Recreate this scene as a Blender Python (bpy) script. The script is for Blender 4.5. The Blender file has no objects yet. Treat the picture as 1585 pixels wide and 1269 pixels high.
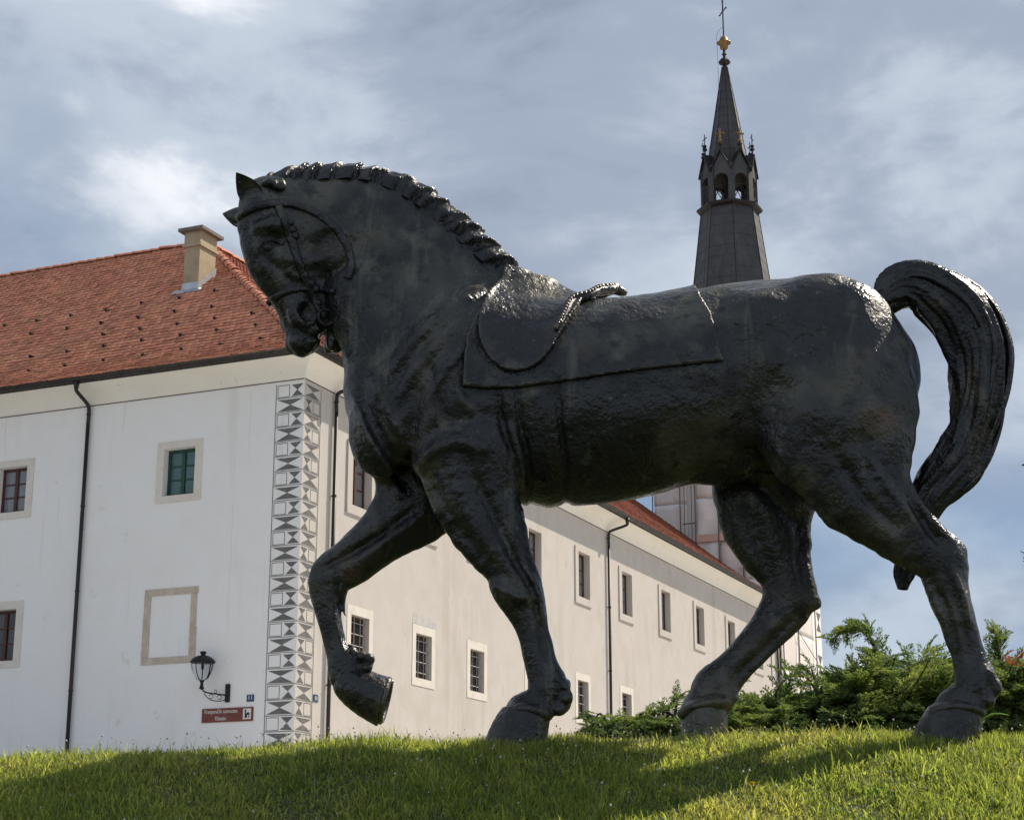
import bpy, math, random
import numpy as np
from mathutils import Vector, Matrix
from mathutils.bvhtree import BVHTree
random.seed(7)
rng = np.random.default_rng(7)
SC = bpy.context.scene
cy = SC.cycles
cy.max_bounces = 6; cy.diffuse_bounces = 3; cy.glossy_bounces = 2; cy.transmission_bounces = 3; cy.transparent_max_bounces = 4
COL = SC.collection
A = np.array

# ------------------------------------------------------------------ camera
FPX, PIT, YAW, CXP, CYP = 2739.9, 0.266537, 0.414051, 792.5, 634.5
cam = bpy.data.cameras.new('camera')
cam.sensor_width = 36.0
cam.lens = FPX * 36.0 / 1585.0
cam.clip_start = 0.1
cam.clip_end = 6000
camo = bpy.data.objects.new('camera', cam)
camo.location = (0, 0, 0)
camo.rotation_euler = (math.pi / 2 + PIT, 0, 0)
COL.objects.link(camo)
SC.camera = camo

# ------------------------------------------------------------------ light
SUN_AZ, SUN_EL = math.radians(56), math.radians(45)
wd = bpy.data.worlds.new('World')
SC.world = wd
wd.use_nodes = True
N, L = wd.node_tree.nodes, wd.node_tree.links
N.clear()
def wn(t, **k):
    n = N.new(t)
    for a, b in k.items(): setattr(n, a, b)
    return n
def wmath(op, a, b=None, clamp=False):
    n = wn('ShaderNodeMath', operation=op, use_clamp=clamp)
    for i, x in enumerate((a, b)):
        if x is None: continue
        if isinstance(x, (int, float)): n.inputs[i].default_value = x
        else: L.new(x, n.inputs[i])
    return n.outputs[0]
def wramp(sock, pts):
    n = wn('ShaderNodeValToRGB'); n.color_ramp.interpolation = 'EASE'
    cr = n.color_ramp
    while len(cr.elements) < len(pts): cr.elements.new(0.5)
    for e, (p, c) in zip(cr.elements, pts): e.position = p; e.color = (c[0], c[1], c[2], 1)
    L.new(sock, n.inputs[0]); return n.outputs[0]
sky = wn('ShaderNodeTexSky', sky_type='NISHITA', sun_disc=False, sun_elevation=SUN_EL, sun_rotation=SUN_AZ,
         air_density=1.0, dust_density=0.15, ozone_density=1.0)
tc = wn('ShaderNodeTexCoord')
mp = wn('ShaderNodeMapping'); L.new(tc.outputs['Generated'], mp.inputs[0])
SKYLOC = (4.4, 3.3, 8.56)
mp.inputs['Location'].default_value = SKYLOC
mp.inputs['Rotation'].default_value = (0.0, 0.25, 0.3)
mp.inputs['Scale'].default_value = (1.0, 1.0, 2.0)
def wnoise(scale, detail, rough, dist=0.0, off=0.0):
    n = wn('ShaderNodeTexNoise', noise_dimensions='3D')
    ad = wn('ShaderNodeVectorMath', operation='ADD'); ad.inputs[1].default_value = (off, off * 1.7, -off); L.new(mp.outputs[0], ad.inputs[0]); L.new(ad.outputs[0], n.inputs['Vector'])
    n.inputs['Scale'].default_value = scale; n.inputs['Detail'].default_value = detail
    n.inputs['Roughness'].default_value = rough; n.inputs['Distortion'].default_value = dist
    return n.outputs['Fac']
nb = wnoise(2.6, 5, 0.52, 0.25, 1.3)
nc = wnoise(1.7, 3, 0.5, 0.2, 5.2)
nd = wnoise(6.0, 7, 0.6, 0.3, 2.0)
shade = wmath('ADD', wmath('MULTIPLY', nb, 0.66), wmath('MULTIPLY', nd, 0.34))
cloud = wramp(shade, [(0.38, (1.75, 2.1, 2.75)), (0.475, (2.55, 3.0, 3.8)), (0.56, (3.8, 4.3, 5.0)), (0.64, (6.6, 6.8, 7.1))])
cover = wramp(nc, [(0.34, (0.30,) * 3), (0.50, (1,) * 3)])
mixc = wn('ShaderNodeMix', data_type='RGBA')
L.new(cover, mixc.inputs['Factor'])
dim = wn('ShaderNodeMix', data_type='RGBA', blend_type='MULTIPLY'); dim.inputs['Factor'].default_value = 1; dim.inputs['B'].default_value = (.40, .46, .52, 1); L.new(sky.outputs[0], dim.inputs['A'])
L.new(dim.outputs['Result'], mixc.inputs['A']); L.new(cloud, mixc.inputs['B'])
bg = wn('ShaderNodeBackground'); bg.inputs['Strength'].default_value = 0.09
L.new(mixc.outputs['Result'], bg.inputs['Color'])
wo = wn('ShaderNodeOutputWorld'); L.new(bg.outputs[0], wo.inputs[0])

sl = bpy.data.lights.new('sun', 'SUN'); sl.energy = 3.0; sl.angle = math.radians(0.6); sl.color = (1.0, 0.91, 0.77)
so = bpy.data.objects.new('sun', sl); COL.objects.link(so)
sdir = Vector((math.sin(SUN_AZ) * math.cos(SUN_EL), math.cos(SUN_AZ) * math.cos(SUN_EL), math.sin(SUN_EL)))
so.rotation_euler = sdir.to_track_quat('Z', 'Y').to_euler()
so.location = (30, 30, 60)
vs = SC.view_settings
SC.display_settings.display_device = 'sRGB'
vs.view_transform = 'Standard'; vs.look = 'None'; vs.exposure = 0.70; vs.gamma = 1.0; vs.use_curve_mapping = False

# ------------------------------------------------------------------ geometry helpers
cp_, sp_ = math.cos(PIT), math.sin(PIT)
FW = A([0, cp_, sp_]); UPV = A([0, -sp_, cp_]); RT = A([1., 0, 0])
def ray(u, v): return RT * (u - CXP) / FPX + UPV * (CYP - v) / FPX + FW
DH = 9.5
def pt(u, v, dep=0.0):
    d = ray(u, v); return d * ((DH + dep) / d[1])
def pxm(P): return float(P @ FW) / FPX
def plane_hit(u, v, p0, n):
    d = ray(u, v); return d * (float(p0 @ n) / float(d @ n))

def link(name, me, mat=None, parent=None):
    o = bpy.data.objects.new(name, me); COL.objects.link(o)
    if mat is not None and me is not None and len(me.materials) == 0:
        for m in (mat if isinstance(mat, (list, tuple)) else [mat]): me.materials.append(m)
    if parent is not None:
        o.parent = parent
        o.matrix_parent_inverse = parent.matrix_world.inverted() if False else Matrix.Translation(-Vector(parent_world(parent)))
    return o
def parent_world(p):
    v = Vector((0, 0, 0))
    while p is not None:
        v = v + p.location
        if p.parent is not None: v = v + p.matrix_parent_inverse.translation
        p = p.parent
    return v
def tag(o, label=None, cat=None, group=None, kind=None):
    if label: o['label'] = label
    if cat: o['category'] = cat
    if group: o['group'] = group
    if kind: o['kind'] = kind
    return o
def empty(name, loc, label=None, cat=None, group=None):
    o = bpy.data.objects.new(name, None); COL.objects.link(o)
    o.location = [float(x) for x in loc]; o.empty_display_size = 0.2
    return tag(o, label, cat, group)
def mesh_np(name, V, F, smooth=False):
    """V (n,3), F list/array of polygons (fixed size array or list of lists)"""
    me = bpy.data.meshes.new(name)
    if isinstance(F, np.ndarray):
        V = np.asarray(V, np.float32); k = F.shape[1]
        me.vertices.add(len(V)); me.vertices.foreach_set('co', V.ravel())
        me.loops.add(F.size); me.loops.foreach_set('vertex_index', F.astype(np.int32).ravel())
        me.polygons.add(len(F)); me.polygons.foreach_set('loop_start', np.arange(0, F.size, k, dtype=np.int32))
        me.polygons.foreach_set('loop_total', np.full(len(F), k, np.int32))
        me.update(calc_edges=True); me.validate()
    else:
        me.from_pydata([tuple(map(float, v)) for v in V], [], F); me.update()
    if smooth: me.polygons.foreach_set('use_smooth', np.ones(len(me.polygons), bool))
    return me
class MB:
    """collects shapes for ONE mesh object"""
    def __init__(s): s.V = []; s.F = []; s.M = []; s.mi = 0
    def add(s, V, F):
        b = len(s.V); s.V += [tuple(map(float, v)) for v in V]
        s.F += [[i + b for i in f] for f in F]; s.M += [s.mi] * len(F)
    def hexa(s, P):  # 8 pts: bottom 4 ccw, top 4
        s.add(P, [[0, 3, 2, 1], [4, 5, 6, 7], [0, 1, 5, 4], [1, 2, 6, 5], [2, 3, 7, 6], [3, 0, 4, 7]])
    def box(s, x0, x1, y0, y1, z0, z1):
        s.hexa([(x0, y0, z0), (x1, y0, z0), (x1, y1, z0), (x0, y1, z0), (x0, y0, z1), (x1, y0, z1), (x1, y1, z1), (x0, y1, z1)])
    def tube(s, pts, r, n=8, caps=True, flat=None):
        pts = [A(p, float) for p in pts]; m = len(pts)
        rs = r if hasattr(r, '__len__') else [r] * m
        V = []; prev = None
        for i, p in enumerate(pts):
            t = pts[min(i + 1, m - 1)] - pts[max(i - 1, 0)]; t = t / (np.linalg.norm(t) + 1e-12)
            if prev is None:
                h = A([0, 0, 1.]) if abs(t[2]) < .9 else A([1., 0, 0]); a = np.cross(t, h)
            else: a = prev - t * (prev @ t)
            a /= np.linalg.norm(a) + 1e-12; prev = a; b = np.cross(t, a)
            for k in range(n):
                an = 2 * math.pi * k / n
                V.append(p + rs[i] * (a * math.cos(an) + b * math.sin(an)))
        F = [[i * n + k, i * n + (k + 1) % n, (i + 1) * n + (k + 1) % n, (i + 1) * n + k] for i in range(m - 1) for k in range(n)]
        if caps: F += [list(range(n))[::-1], [(m - 1) * n + k for k in range(n)]]
        s.add(V, F)
    def lathe(s, c, prof, n=12, axis=None):
        c = A(c, float); V = []; m = len(prof)
        ax = A([0, 0, 1.]) if axis is None else A(axis, float) / np.linalg.norm(axis)
        h = A([1., 0, 0]) if abs(ax[0]) < .9 else A([0, 1., 0])
        e1 = np.cross(ax, h); e1 /= np.linalg.norm(e1); e2 = np.cross(ax, e1)
        for r, z in prof:
            for k in range(n):
                an = 2 * math.pi * k / n; V.append(c + ax * z + r * (e1 * math.cos(an) + e2 * math.sin(an)))
        F = [[i * n + k, i * n + (k + 1) % n, (i + 1) * n + (k + 1) % n, (i + 1) * n + k] for i in range(m - 1) for k in range(n)]
        F += [list(range(n))[::-1], [(m - 1) * n + k for k in range(n)]]
        s.add(V, F)
    def build(s, name, mat, parent=None, smooth=False):
        me = mesh_np(name, s.V, s.F, smooth)
        if isinstance(mat, (list, tuple)):
            for m in mat: me.materials.append(m)
            me.polygons.foreach_set('material_index', s.M)
        return link(name, me, mat, parent)
def catmull(P, sub):
    P = A(P, float); out = []
    for i in range(len(P) - 1):
        p0, p1, p2, p3 = P[max(i - 1, 0)], P[i], P[i + 1], P[min(i + 2, len(P) - 1)]
        for j in range(sub):
            t = j / sub
            out.append(.5 * (2 * p1 + (p2 - p0) * t + (2 * p0 - 5 * p1 + 4 * p2 - p3) * t * t + (3 * p1 - p0 - 3 * p2 + p3) * t ** 3))
    out.append(P[-1]); return A(out)

# ------------------------------------------------------------------ materials
def mat(name, col, rough=0.8, metal=0.0, var=None, bump=None, spec=0.5, island=None, stains=None, trans=None):
    """col linear; var=(scale, col2, lo, hi); bump=[(scale,dist,strength)..]; island=amount of value change per piece"""
    m = bpy.data.materials.new(name); m.use_nodes = True
    n, l = m.node_tree.nodes, m.node_tree.links
    b = n['Principled BSDF']
    b.inputs['Roughness'].default_value = rough; b.inputs['Metallic'].default_value = metal
    b.inputs['Specular IOR Level'].default_value = spec
    tcn = n.new('ShaderNodeTexCoord')
    cs = n.new('ShaderNodeRGB'); cs.outputs[0].default_value = (*col, 1); cur = cs.outputs[0]
    def noise(sc, det=3.5, ro=.6, stretch=None):
        t = n.new('ShaderNodeTexNoise'); t.inputs['Scale'].default_value = sc
        t.inputs['Detail'].default_value = det; t.inputs['Roughness'].default_value = ro
        if stretch:
            mpn = n.new('ShaderNodeMapping'); mpn.inputs['Scale'].default_value = stretch
            l.new(tcn.outputs['Object'], mpn.inputs[0]); l.new(mpn.outputs[0], t.inputs['Vector'])
        else: l.new(tcn.outputs['Object'], t.inputs['Vector'])
        return t.outputs['Fac']
    def ramp(s, lo, hi):
        r = n.new('ShaderNodeMapRange'); r.inputs[1].default_value = lo; r.inputs[2].default_value = hi; l.new(s, r.inputs[0]); return r.outputs[0]
    for v in (var or []):
        sc, c2, lo, hi = v[:4]
        mx = n.new('ShaderNodeMix'); mx.data_type = 'RGBA'
        l.new(ramp(noise(sc, stretch=v[4] if len(v) > 4 else None), lo, hi), mx.inputs['Factor'])
        l.new(cur, mx.inputs['A']); mx.inputs['B'].default_value = (*c2, 1); cur = mx.outputs['Result']
    if island:
        g = n.new('ShaderNodeNewGeometry'); hs = n.new('ShaderNodeHueSaturation')
        r = n.new('ShaderNodeMapRange'); r.inputs[3].default_value = 1 - island; r.inputs[4].default_value = 1 + island
        l.new(g.outputs['Random Per Island'], r.inputs[0]); l.new(r.outputs[0], hs.inputs['Value'])
        r2 = n.new('ShaderNodeMath'); r2.operation = 'MULTIPLY'; r2.inputs[1].default_value = 7.31; l.new(g.outputs['Random Per Island'], r2.inputs[0])
        r3 = n.new('ShaderNodeMath'); r3.operation = 'FRACT'; l.new(r2.outputs[0], r3.inputs[0])
        r4 = n.new('ShaderNodeMapRange'); r4.inputs[3].default_value = .5 - island * .025; r4.inputs[4].default_value = .5 + island * .025
        l.new(r3.outputs[0], r4.inputs[0]); l.new(r4.outputs[0], hs.inputs['Hue'])
        l.new(cur, hs.inputs['Color']); cur = hs.outputs[0]
    l.new(cur, b.inputs['Base Color'])
    prevn = None
    for (sc, dist, st) in (bump or []):
        bp = n.new('ShaderNodeBump'); bp.inputs['Distance'].default_value = dist; bp.inputs['Strength'].default_value = st
        l.new(noise(sc), bp.inputs['Height'])
        if prevn: l.new(prevn, bp.inputs['Normal'])
        prevn = bp.outputs[0]
    if prevn: l.new(prevn, b.inputs['Normal'])
    if trans:
        tr = n.new('ShaderNodeBsdfTranslucent'); ms = n.new('ShaderNodeMixShader'); ms.inputs[0].default_value = trans[0]
        mc = n.new('ShaderNodeMix'); mc.data_type = 'RGBA'; mc.blend_type = 'MULTIPLY'; mc.inputs['Factor'].default_value = 1
        l.new(cur, mc.inputs['A']); mc.inputs['B'].default_value = (*trans[1], 1)
        l.new(mc.outputs['Result'], tr.inputs['Color'])
        l.new(b.outputs[0], ms.inputs[1]); l.new(tr.outputs[0], ms.inputs[2]); l.new(ms.outputs[0], n['Material Output'].inputs['Surface'])
    return m
M = {}
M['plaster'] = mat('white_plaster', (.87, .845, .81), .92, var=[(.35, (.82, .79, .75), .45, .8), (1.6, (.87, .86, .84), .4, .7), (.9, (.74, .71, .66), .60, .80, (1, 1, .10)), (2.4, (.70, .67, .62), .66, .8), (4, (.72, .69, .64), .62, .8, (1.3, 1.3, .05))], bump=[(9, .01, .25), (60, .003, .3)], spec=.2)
M['plaster_sun_toned'] = mat('plaster_darkened_for_sun', (.55, .505, .455), .92, var=[(.35, (.50, .455, .405), .45, .8), (1.6, (.58, .54, .495), .4, .7), (.9, (.45, .40, .35), .58, .80, (1, 1, .10)), (1.9, (.44, .41, .37), .64, .8), (3, (.46, .42, .37), .64, .85, (1.1, 1.1, .12))], bump=[(9, .01, .25), (60, .003, .3)], spec=.2)  # darker, warmer copy of the plaster, offsets the strong sun on this facade
M['patch'] = mat('bare_plaster', (.46, .45, .44), .95, var=[(5, (.56, .53, .48), .4, .65)], bump=[(20, .01, .5)])
M['cove'] = mat('cream_plaster', (.86, .82, .74), .92, var=[(.5, (.78, .73, .65), .45, .8), (5, (.45, .40, .33), .66, .8)], bump=[(30, .004, .3)], spec=.2)
M['stone'] = mat('pale_stone', (.72, .665, .59), .9, var=[(3, (.63, .57, .49), .45, .75), (14, (.78, .73, .66), .5, .8)], bump=[(25, .006, .4)], spec=.2)
M['oldstone'] = mat('weathered_stone', (.50, .42, .33), .95, var=[(4, (.62, .55, .46), .4, .7), (22, (.28, .23, .18), .66, .8)], bump=[(18, .015, .6)], spec=.2)
M['sgraf'] = mat('grey_sgraffito', (.15, .147, .143), .95, var=[(6, (.21, .20, .195), .4, .7)], spec=.1)
M['sgrafline'] = mat('sgraffito_line', (.20, .195, .19), .95, spec=.1)
M['pipe'] = mat('brown_black_metal', (.022, .018, .017), .45, .2, var=[(3, (.05, .035, .028), .5, .8)])
M['rafter'] = mat('dark_gap', (.05, .045, .04), .9)
M['tile'] = mat('clay_tile', (.70, .30, .18), .85, var=[(.5, (.60, .245, .15), .45, .75), (1.7, (.45, .20, .13), .60, .8), (.8, (.72, .35, .22), .5, .8)], bump=[(40, .004, .4)], island=.22, spec=.25)
M['oldtile'] = mat('old_clay_tile', (.30, .105, .066), .9, var=[(1.2, (.19, .072, .05), .42, .7), (6, (.46, .26, .18), .64, .78)], bump=[(40, .004, .4)], island=.35, spec=.2)
M['roofbase'] = mat('roof_underlay', (.16, .06, .04), .95)
M['chim'] = mat('chimney_render', (.50, .40, .27), .95, var=[(2.5, (.40, .31, .2), .42, .75), (9, (.60, .5, .37), .6, .8)], bump=[(30, .006, .5)], spec=.2)
M['slab'] = mat('grey_slab', (.16, .14, .12), .9, var=[(6, (.24, .2, .17), .4, .7)], bump=[(20, .01, .5)])
M['zinc'] = mat('zinc_flashing', (.55, .57, .6), .4, .7, var=[(4, (.4, .42, .45), .4, .7)])
M['iron'] = mat('black_iron', (.012, .012, .013), .5, .3)
M['greenwood'] = mat('green_wood', (.012, .05, .032), .55, var=[(9, (.02, .07, .045), .4, .7)])
M['brownwood'] = mat('brown_wood', (.075, .022, .014), .55, var=[(9, (.05, .018, .012), .4, .7)])
def glassmat(name, c, r=.06):
    m = mat(name, c, r, 0.0, spec=.6, bump=[(1.5, .02, .15)]); return m
M['pane'] = glassmat('window_pane', (.17, .18, .20))
M['paneg'] = glassmat('window_pane_green', (.05, .12, .115))
M['paned'] = glassmat('window_pane_dark', (.022, .024, .026))
M['bars'] = mat('grey_bar', (.33, .32, .31), .6, .4)
M['brown'] = mat('sign_brown', (.16, .035, .018), .5, var=[(5, (.19, .05, .028), .4, .7)])
M['white'] = mat('sign_white', (.72, .70, .66), .6)
M['black'] = mat('sign_black', (.02, .02, .02), .6)
M['blue'] = mat('sign_blue', (.02, .05, .14), .35)
M['copper'] = mat('dark_sheet_copper', (.10, .094, .090), .58, .9, var=[(1.2, (.14, .128, .115), .4, .75), (4, (.07, .067, .067), .5, .8, (1, 1, .2))], bump=[(6, .01, .2)], spec=.8)
M['coppertrim'] = mat('dark_copper_trim', (.035, .031, .03), .45, .6, var=[(4, (.055, .045, .04), .4, .7)])
M['gold'] = mat('old_gilding', (.36, .22, .09), .5, .8, var=[(9, (.20, .12, .06), .4, .7)])
M['net'] = mat('pink_netting', (.82, .70, .63), .95, var=[(.5, (.76, .70, .65), .35, .65), (1.3, (.74, .52, .44), .58, .8, (.4, .4, 1.6)), (3.5, (.40, .36, .33), .63, .8)], bump=[(1.5, .08, .5), (9, .02, .3)], spec=.1)
M['netpale'] = mat('pale_netting', (.86, .80, .74), .95, var=[(.6, (.78, .72, .66), .4, .7), (3, (.6, .55, .51), .62, .8)], bump=[(1.5, .08, .5)], spec=.1)
M['netpink'] = mat('salmon_net_band', (.72, .38, .28), .95, var=[(1.2, (.66, .48, .40), .4, .7)], spec=.1)
M['pole'] = mat('scaffold_tube', (.16, .14, .13), .5, .5, var=[(5, (.25, .16, .12), .5, .8)])
M['soil'] = mat('turf_ground', (.045, .055, .018), .95, var=[(1.2, (.03, .04, .012), .4, .7), (7, (.09, .075, .04), .58, .75)], bump=[(12, .02, .6)])
M['bounce_paving'] = mat('pale_bounce_paving', (.62, .59, .54), .9, var=[(.7, (.55, .52, .47), .4, .7), (6, (.66, .63, .58), .5, .8)], bump=[(10, .006, .4)])  # kept pale to reflect sunlight onto the shaded wall
M['grass'] = mat('grass_blades', (.16, .205, .048), .5, var=[(.9, (.235, .255, .075), .42, .64), (5, (.09, .15, .03), .5, .75)], island=.55, trans=(.55, (2.9, 2.6, 1.7)), spec=.5)
M['straw'] = mat('dry_stalks', (.45, .40, .24), .7, island=.3, trans=(.35, (1.2, 1.2, 1)))
M['seed'] = mat('pale_seed_heads', (.70, .68, .60), .8, trans=(.3, (1, 1, 1)))
M['yellow'] = mat('dandelion_yellow', (.80, .52, .02), .7, trans=(.3, (1, 1, .6)))
M['juniper'] = mat('juniper_needles', (.105, .155, .058), .7, var=[(2.5, (.20, .235, .075), .45, .68), (9, (.065, .11, .045), .5, .75)], island=.4, trans=(.45, (2.0, 2.0, 1.1)), spec=.3)
M['rust'] = mat('dead_juniper', (.34, .15, .05), .8, island=.4, trans=(.3, (1.3, 1.1, .8)))
M['bark'] = mat('bark', (.085, .06, .042), .95, var=[(12, (.05, .035, .025), .4, .7)], bump=[(30, .01, .6)])
M['leaf'] = mat('tree_leaf', (.05, .085, .02), .6, island=.4, trans=(.3, (1.5, 1.6, 1)))
M['brightleaf'] = mat('bright_leaf', (.13, .27, .03), .5, trans=(.5, (1.6, 1.7, .8)))
# bronze with patina
def bronze(name, base, patina, rough=.36, pat=(.50, .66), wear=True):
    m = mat(name, base, rough, .36, var=[(1.3, patina, *pat), (3.6, (.105, .098, .070), .57, .70), (9, (.012, .012, .013), .53, .68), (2.6, (.095, .055, .033), .63, .76), (5.0, (.105, .105, .082), .58, .73, (1.6, 1.6, .16)), (24, (.12, .115, .095), .64, .75)],
            bump=[(8, .022, .6), (32, .011, .7), (95, .002, .45)], spec=.72)
    n, l = m.node_tree.nodes, m.node_tree.links
    b = n['Principled BSDF']
    t = n.new('ShaderNodeTexNoise'); t.inputs['Scale'].default_value = 6; t.inputs['Detail'].default_value = 4
    tcn = [x for x in n if x.type == 'TEX_COORD'][0]; l.new(tcn.outputs['Object'], t.inputs['Vector'])
    r = n.new('ShaderNodeMapRange'); r.inputs[1].default_value = .40; r.inputs[2].default_value = .62; r.inputs[3].default_value = rough - .12; r.inputs[4].default_value = rough + .16
    l.new(t.outputs['Fac'], r.inputs[0]); l.new(r.outputs[0], b.inputs['Roughness'])
    if not wear: return m
    # rubbed raised edges, dirt in the creases
    g = n.new('ShaderNodeNewGeometry'); cur = b.inputs['Base Color'].links[0].from_socket
    for (lo, hi, c, f) in ((.515, .60, (.15, .13, .10), .7), (.485, .42, (.006, .006, .006), .9)):
        mr = n.new('ShaderNodeMapRange'); mr.inputs[1].default_value = lo; mr.inputs[2].default_value = hi; mr.inputs[4].default_value = f; l.new(g.outputs['Pointiness'], mr.inputs[0])
        mx = n.new('ShaderNodeMix'); mx.data_type = 'RGBA'; l.new(mr.outputs[0], mx.inputs['Factor']); l.new(cur, mx.inputs['A']); mx.inputs['B'].default_value = (*c, 1); cur = mx.outputs['Result']
    l.new(cur, b.inputs['Base Color'])
    return m
M['bronze'] = bronze('bronze_patina', (.023, .022, .022), (.108, .099, .072), .36, pat=(.50, .68))
M['bronzecloth'] = bronze('bronze_patina_cloth', (.022, .021, .023), (.125, .115, .080), .36, (.48, .65))
M['bronzedark'] = bronze('bronze_dark', (.014, .014, .016), (.030, .029, .028), .32)
M['bronzestrap'] = bronze('bronze_strap', (.020, .020, .022), (.045, .043, .035), .34, wear=False)
# ================================================================== SETTING
def sstep(a, b, x):
    t = np.clip((x - a) / (b - a), 0, 1); return t * t * (3 - 2 * t)
HY = A([-400, -60, -10, -2, 0, 3, 6, 7.9, 8.3, 8.7, 8.95, 9.15, 9.4, 9.7, 10, 12, 15, 20, 28, 36, 45, 120, 400, 5000.])
HZ = A([-30, -8, -3.0, -1.85, -1.62, -1.2, -.38, .300, .452, .602, .690, .738, .762, .770, .772, .775, .82, 1.05, 1.6, 2.0, 2.2, 3.0, 5, 5.])
def ground_h(x, y):
    x = np.asarray(x, float); y = np.asarray(y, float)
    h = np.interp(y, HY, HZ)
    near = 1 - sstep(12, 18, y)
    h = h - .022 * np.maximum(0, .6 - x) ** 1.25 * near * sstep(6, 8.5, y)
    h = h + near * (.012 * np.sin(2.3 * x + .7) * np.sin(1.9 * y) + .008 * np.sin(5.1 * x + 2 * y))
    return h
def sheet(name, xs, ys, off, m):
    X, Y = np.meshgrid(xs, ys, indexing='ij'); Z = ground_h(X, Y) + off
    V = np.stack([X.ravel(), Y.ravel(), Z.ravel()], 1); nx, ny = X.shape
    i, j = np.meshgrid(np.arange(nx - 1), np.arange(ny - 1), indexing='ij')
    a = (i * ny + j).ravel(); F = np.stack([a, a + ny, a + ny + 1, a + 1], 1)
    o = link(name, mesh_np(name, V, F, True), m); return tag(o, kind='structure')
xs = np.concatenate([-np.geomspace(5000, 8, 24), np.linspace(-7.5, 7.5, 91), np.geomspace(8, 5000, 24)])
ys = np.concatenate([-np.geomspace(400, 3, 14), np.linspace(-2, 14, 97), np.geomspace(14.5, 5000, 50)])
sheet('ground', xs, ys, 0, M['soil'])
sheet('bounce_plaza', np.linspace(-70, 70, 60), np.linspace(19, 130, 60), .03, M['bounce_paving'])  # unseen plaza behind the crest, added to bounce sunlight onto walls and eaves

# ---------------- monastery: frames of its two street walls
dRv = A([math.sin(YAW), math.cos(YAW), 0]); dLv = A([-math.cos(YAW), math.sin(YAW), 0])
CC = A([-5.1148, 42.0, 12.287])
class Fac:
    def __init__(s, o, a, n): s.o = A([o[0], o[1], 0.]); s.a = a; s.n = n
    def p(s, t, out, z): return s.o + s.a * t + s.n * out + A([0, 0, z])
    def box(s, mb, t0, t1, o0, o1, z0, z1):
        mb.hexa([s.p(t0, o0, z0), s.p(t1, o0, z0), s.p(t1, o1, z0), s.p(t0, o1, z0), s.p(t0, o0, z1), s.p(t1, o0, z1), s.p(t1, o1, z1), s.p(t0, o1, z1)])
    def hit(s, u, v, out=0):
        P = plane_hit(u, v, s.o + s.n * out, s.n); return float((P - s.o) @ s.a), float(P[2])
LF = Fac(CC, dLv, -dRv); RF = Fac(CC, dRv, -dLv)
ZC, ZB = 12.287, 1.2
bld = empty('monastery_building', (CC[0], CC[1], 2.1), 'long white two-storey monastery with red tiled roof and grey painted corner', 'building')

def wall_holes(fac, t0, t1, z0, z1, holes, mb):
    ts = sorted({t0, t1, *[h[0] for h in holes], *[h[1] for h in holes]})
    zs = sorted({z0, z1, *[h[2] for h in holes], *[h[3] for h in holes]})
    # extra vertical cuts keep quads moderate
    for i in range(len(ts) - 1):
        for j in range(len(zs) - 1):
            ct, cz = (ts[i] + ts[i + 1]) / 2, (zs[j] + zs[j + 1]) / 2
            if any(h[0] < ct < h[1] and h[2] < cz < h[3] for h in holes): continue
            mb.add([fac.p(ts[i], 0, zs[j]), fac.p(ts[i + 1], 0, zs[j]), fac.p(ts[i + 1], 0, zs[j + 1]), fac.p(ts[i], 0, zs[j + 1])], [[0, 1, 2, 3]])
    for (a, b, c, d, dep) in holes:
        q = [(a, c), (b, c), (b, d), (a, d)]
        for k in range(4):
            (ta, za), (tb, zb) = q[k], q[(k + 1) % 4]
            mb.add([fac.p(ta, 0, za), fac.p(tb, 0, zb), fac.p(tb, -dep, zb), fac.p(ta, -dep, za)], [[0, 1, 2, 3]])
        mb.add([fac.p(a, -dep, c), fac.p(b, -dep, c), fac.p(b, -dep, d), fac.p(a, -dep, d)], [[0, 1, 2, 3]])

WIN = []   # (fac, outer t0,t1,z0,z1, inner t0,t1,z0,z1, style)
for (a, st) in ((2.89, 'green'), (8.12, 'brown')):
    WIN.append((LF, a, a + 1.36, 9.47, 11.05, a + .215, a + 1.15, 9.65, 10.87, st))
WIN.append((LF, 8.13, 9.50, 5.57, 7.29, 8.35, 9.28, 5.75, 7.08, 'brown'))
for a in (2.21, 5.98, 9.50, 13.65, 17.90, 22.10, 26.38, 30.60, 34.90, 39.1):
    WIN.append((RF, a, a + 1.5, 9.34, 11.26, a + .27, a + 1.30, 9.58, 11.11, 'upper'))
for a in (2.42, 6.05, 9.51, 13.68, 17.87, 22.07, 26.22, 30.5, 34.8, 39.0):
    WIN.append((RF, a, a + 1.37, 5.39, 7.03, a + .21, a + 1.17, 5.60, 6.80, 'grille'))
RDEP = .30
for fac, t1 in ((LF, 34.0), (RF, 43.0)):
    mb = MB()
    holes = [(w[5], w[6], w[7], w[8], RDEP) for w in WIN if w[0] is fac]
    if fac is LF: holes.append((3.03, 4.21, 5.60, 7.12, .03))
    wall_holes(fac, 0, t1, ZB, ZC + .5, holes, mb)
    mb.build('wall', M['plaster'] if fac is LF else M['plaster_sun_toned'], bld)
# rear walls of the two wings
TR = 9.543
mb = MB()
ff = lambda i, s: CC * A([1, 1, 0]) + dLv * s + dRv * i
corners = [(0, 34), (2 * TR, 34), (2 * TR, 2 * TR), (43, 2 * TR), (43, 0)]   # (inset along dR, along dL)
for k in range(4):
    (i0, s0), (i1, s1) = corners[k], corners[k + 1]
    P, Q = ff(i0, s0), ff(i1, s1)
    mb.add([P + [0, 0, ZB], Q + [0, 0, ZB], Q + [0, 0, ZC + .4], P + [0, 0, ZC + .4]], [[0, 1, 2, 3]])
mb.build('wall', M['plaster'], bld)

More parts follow.
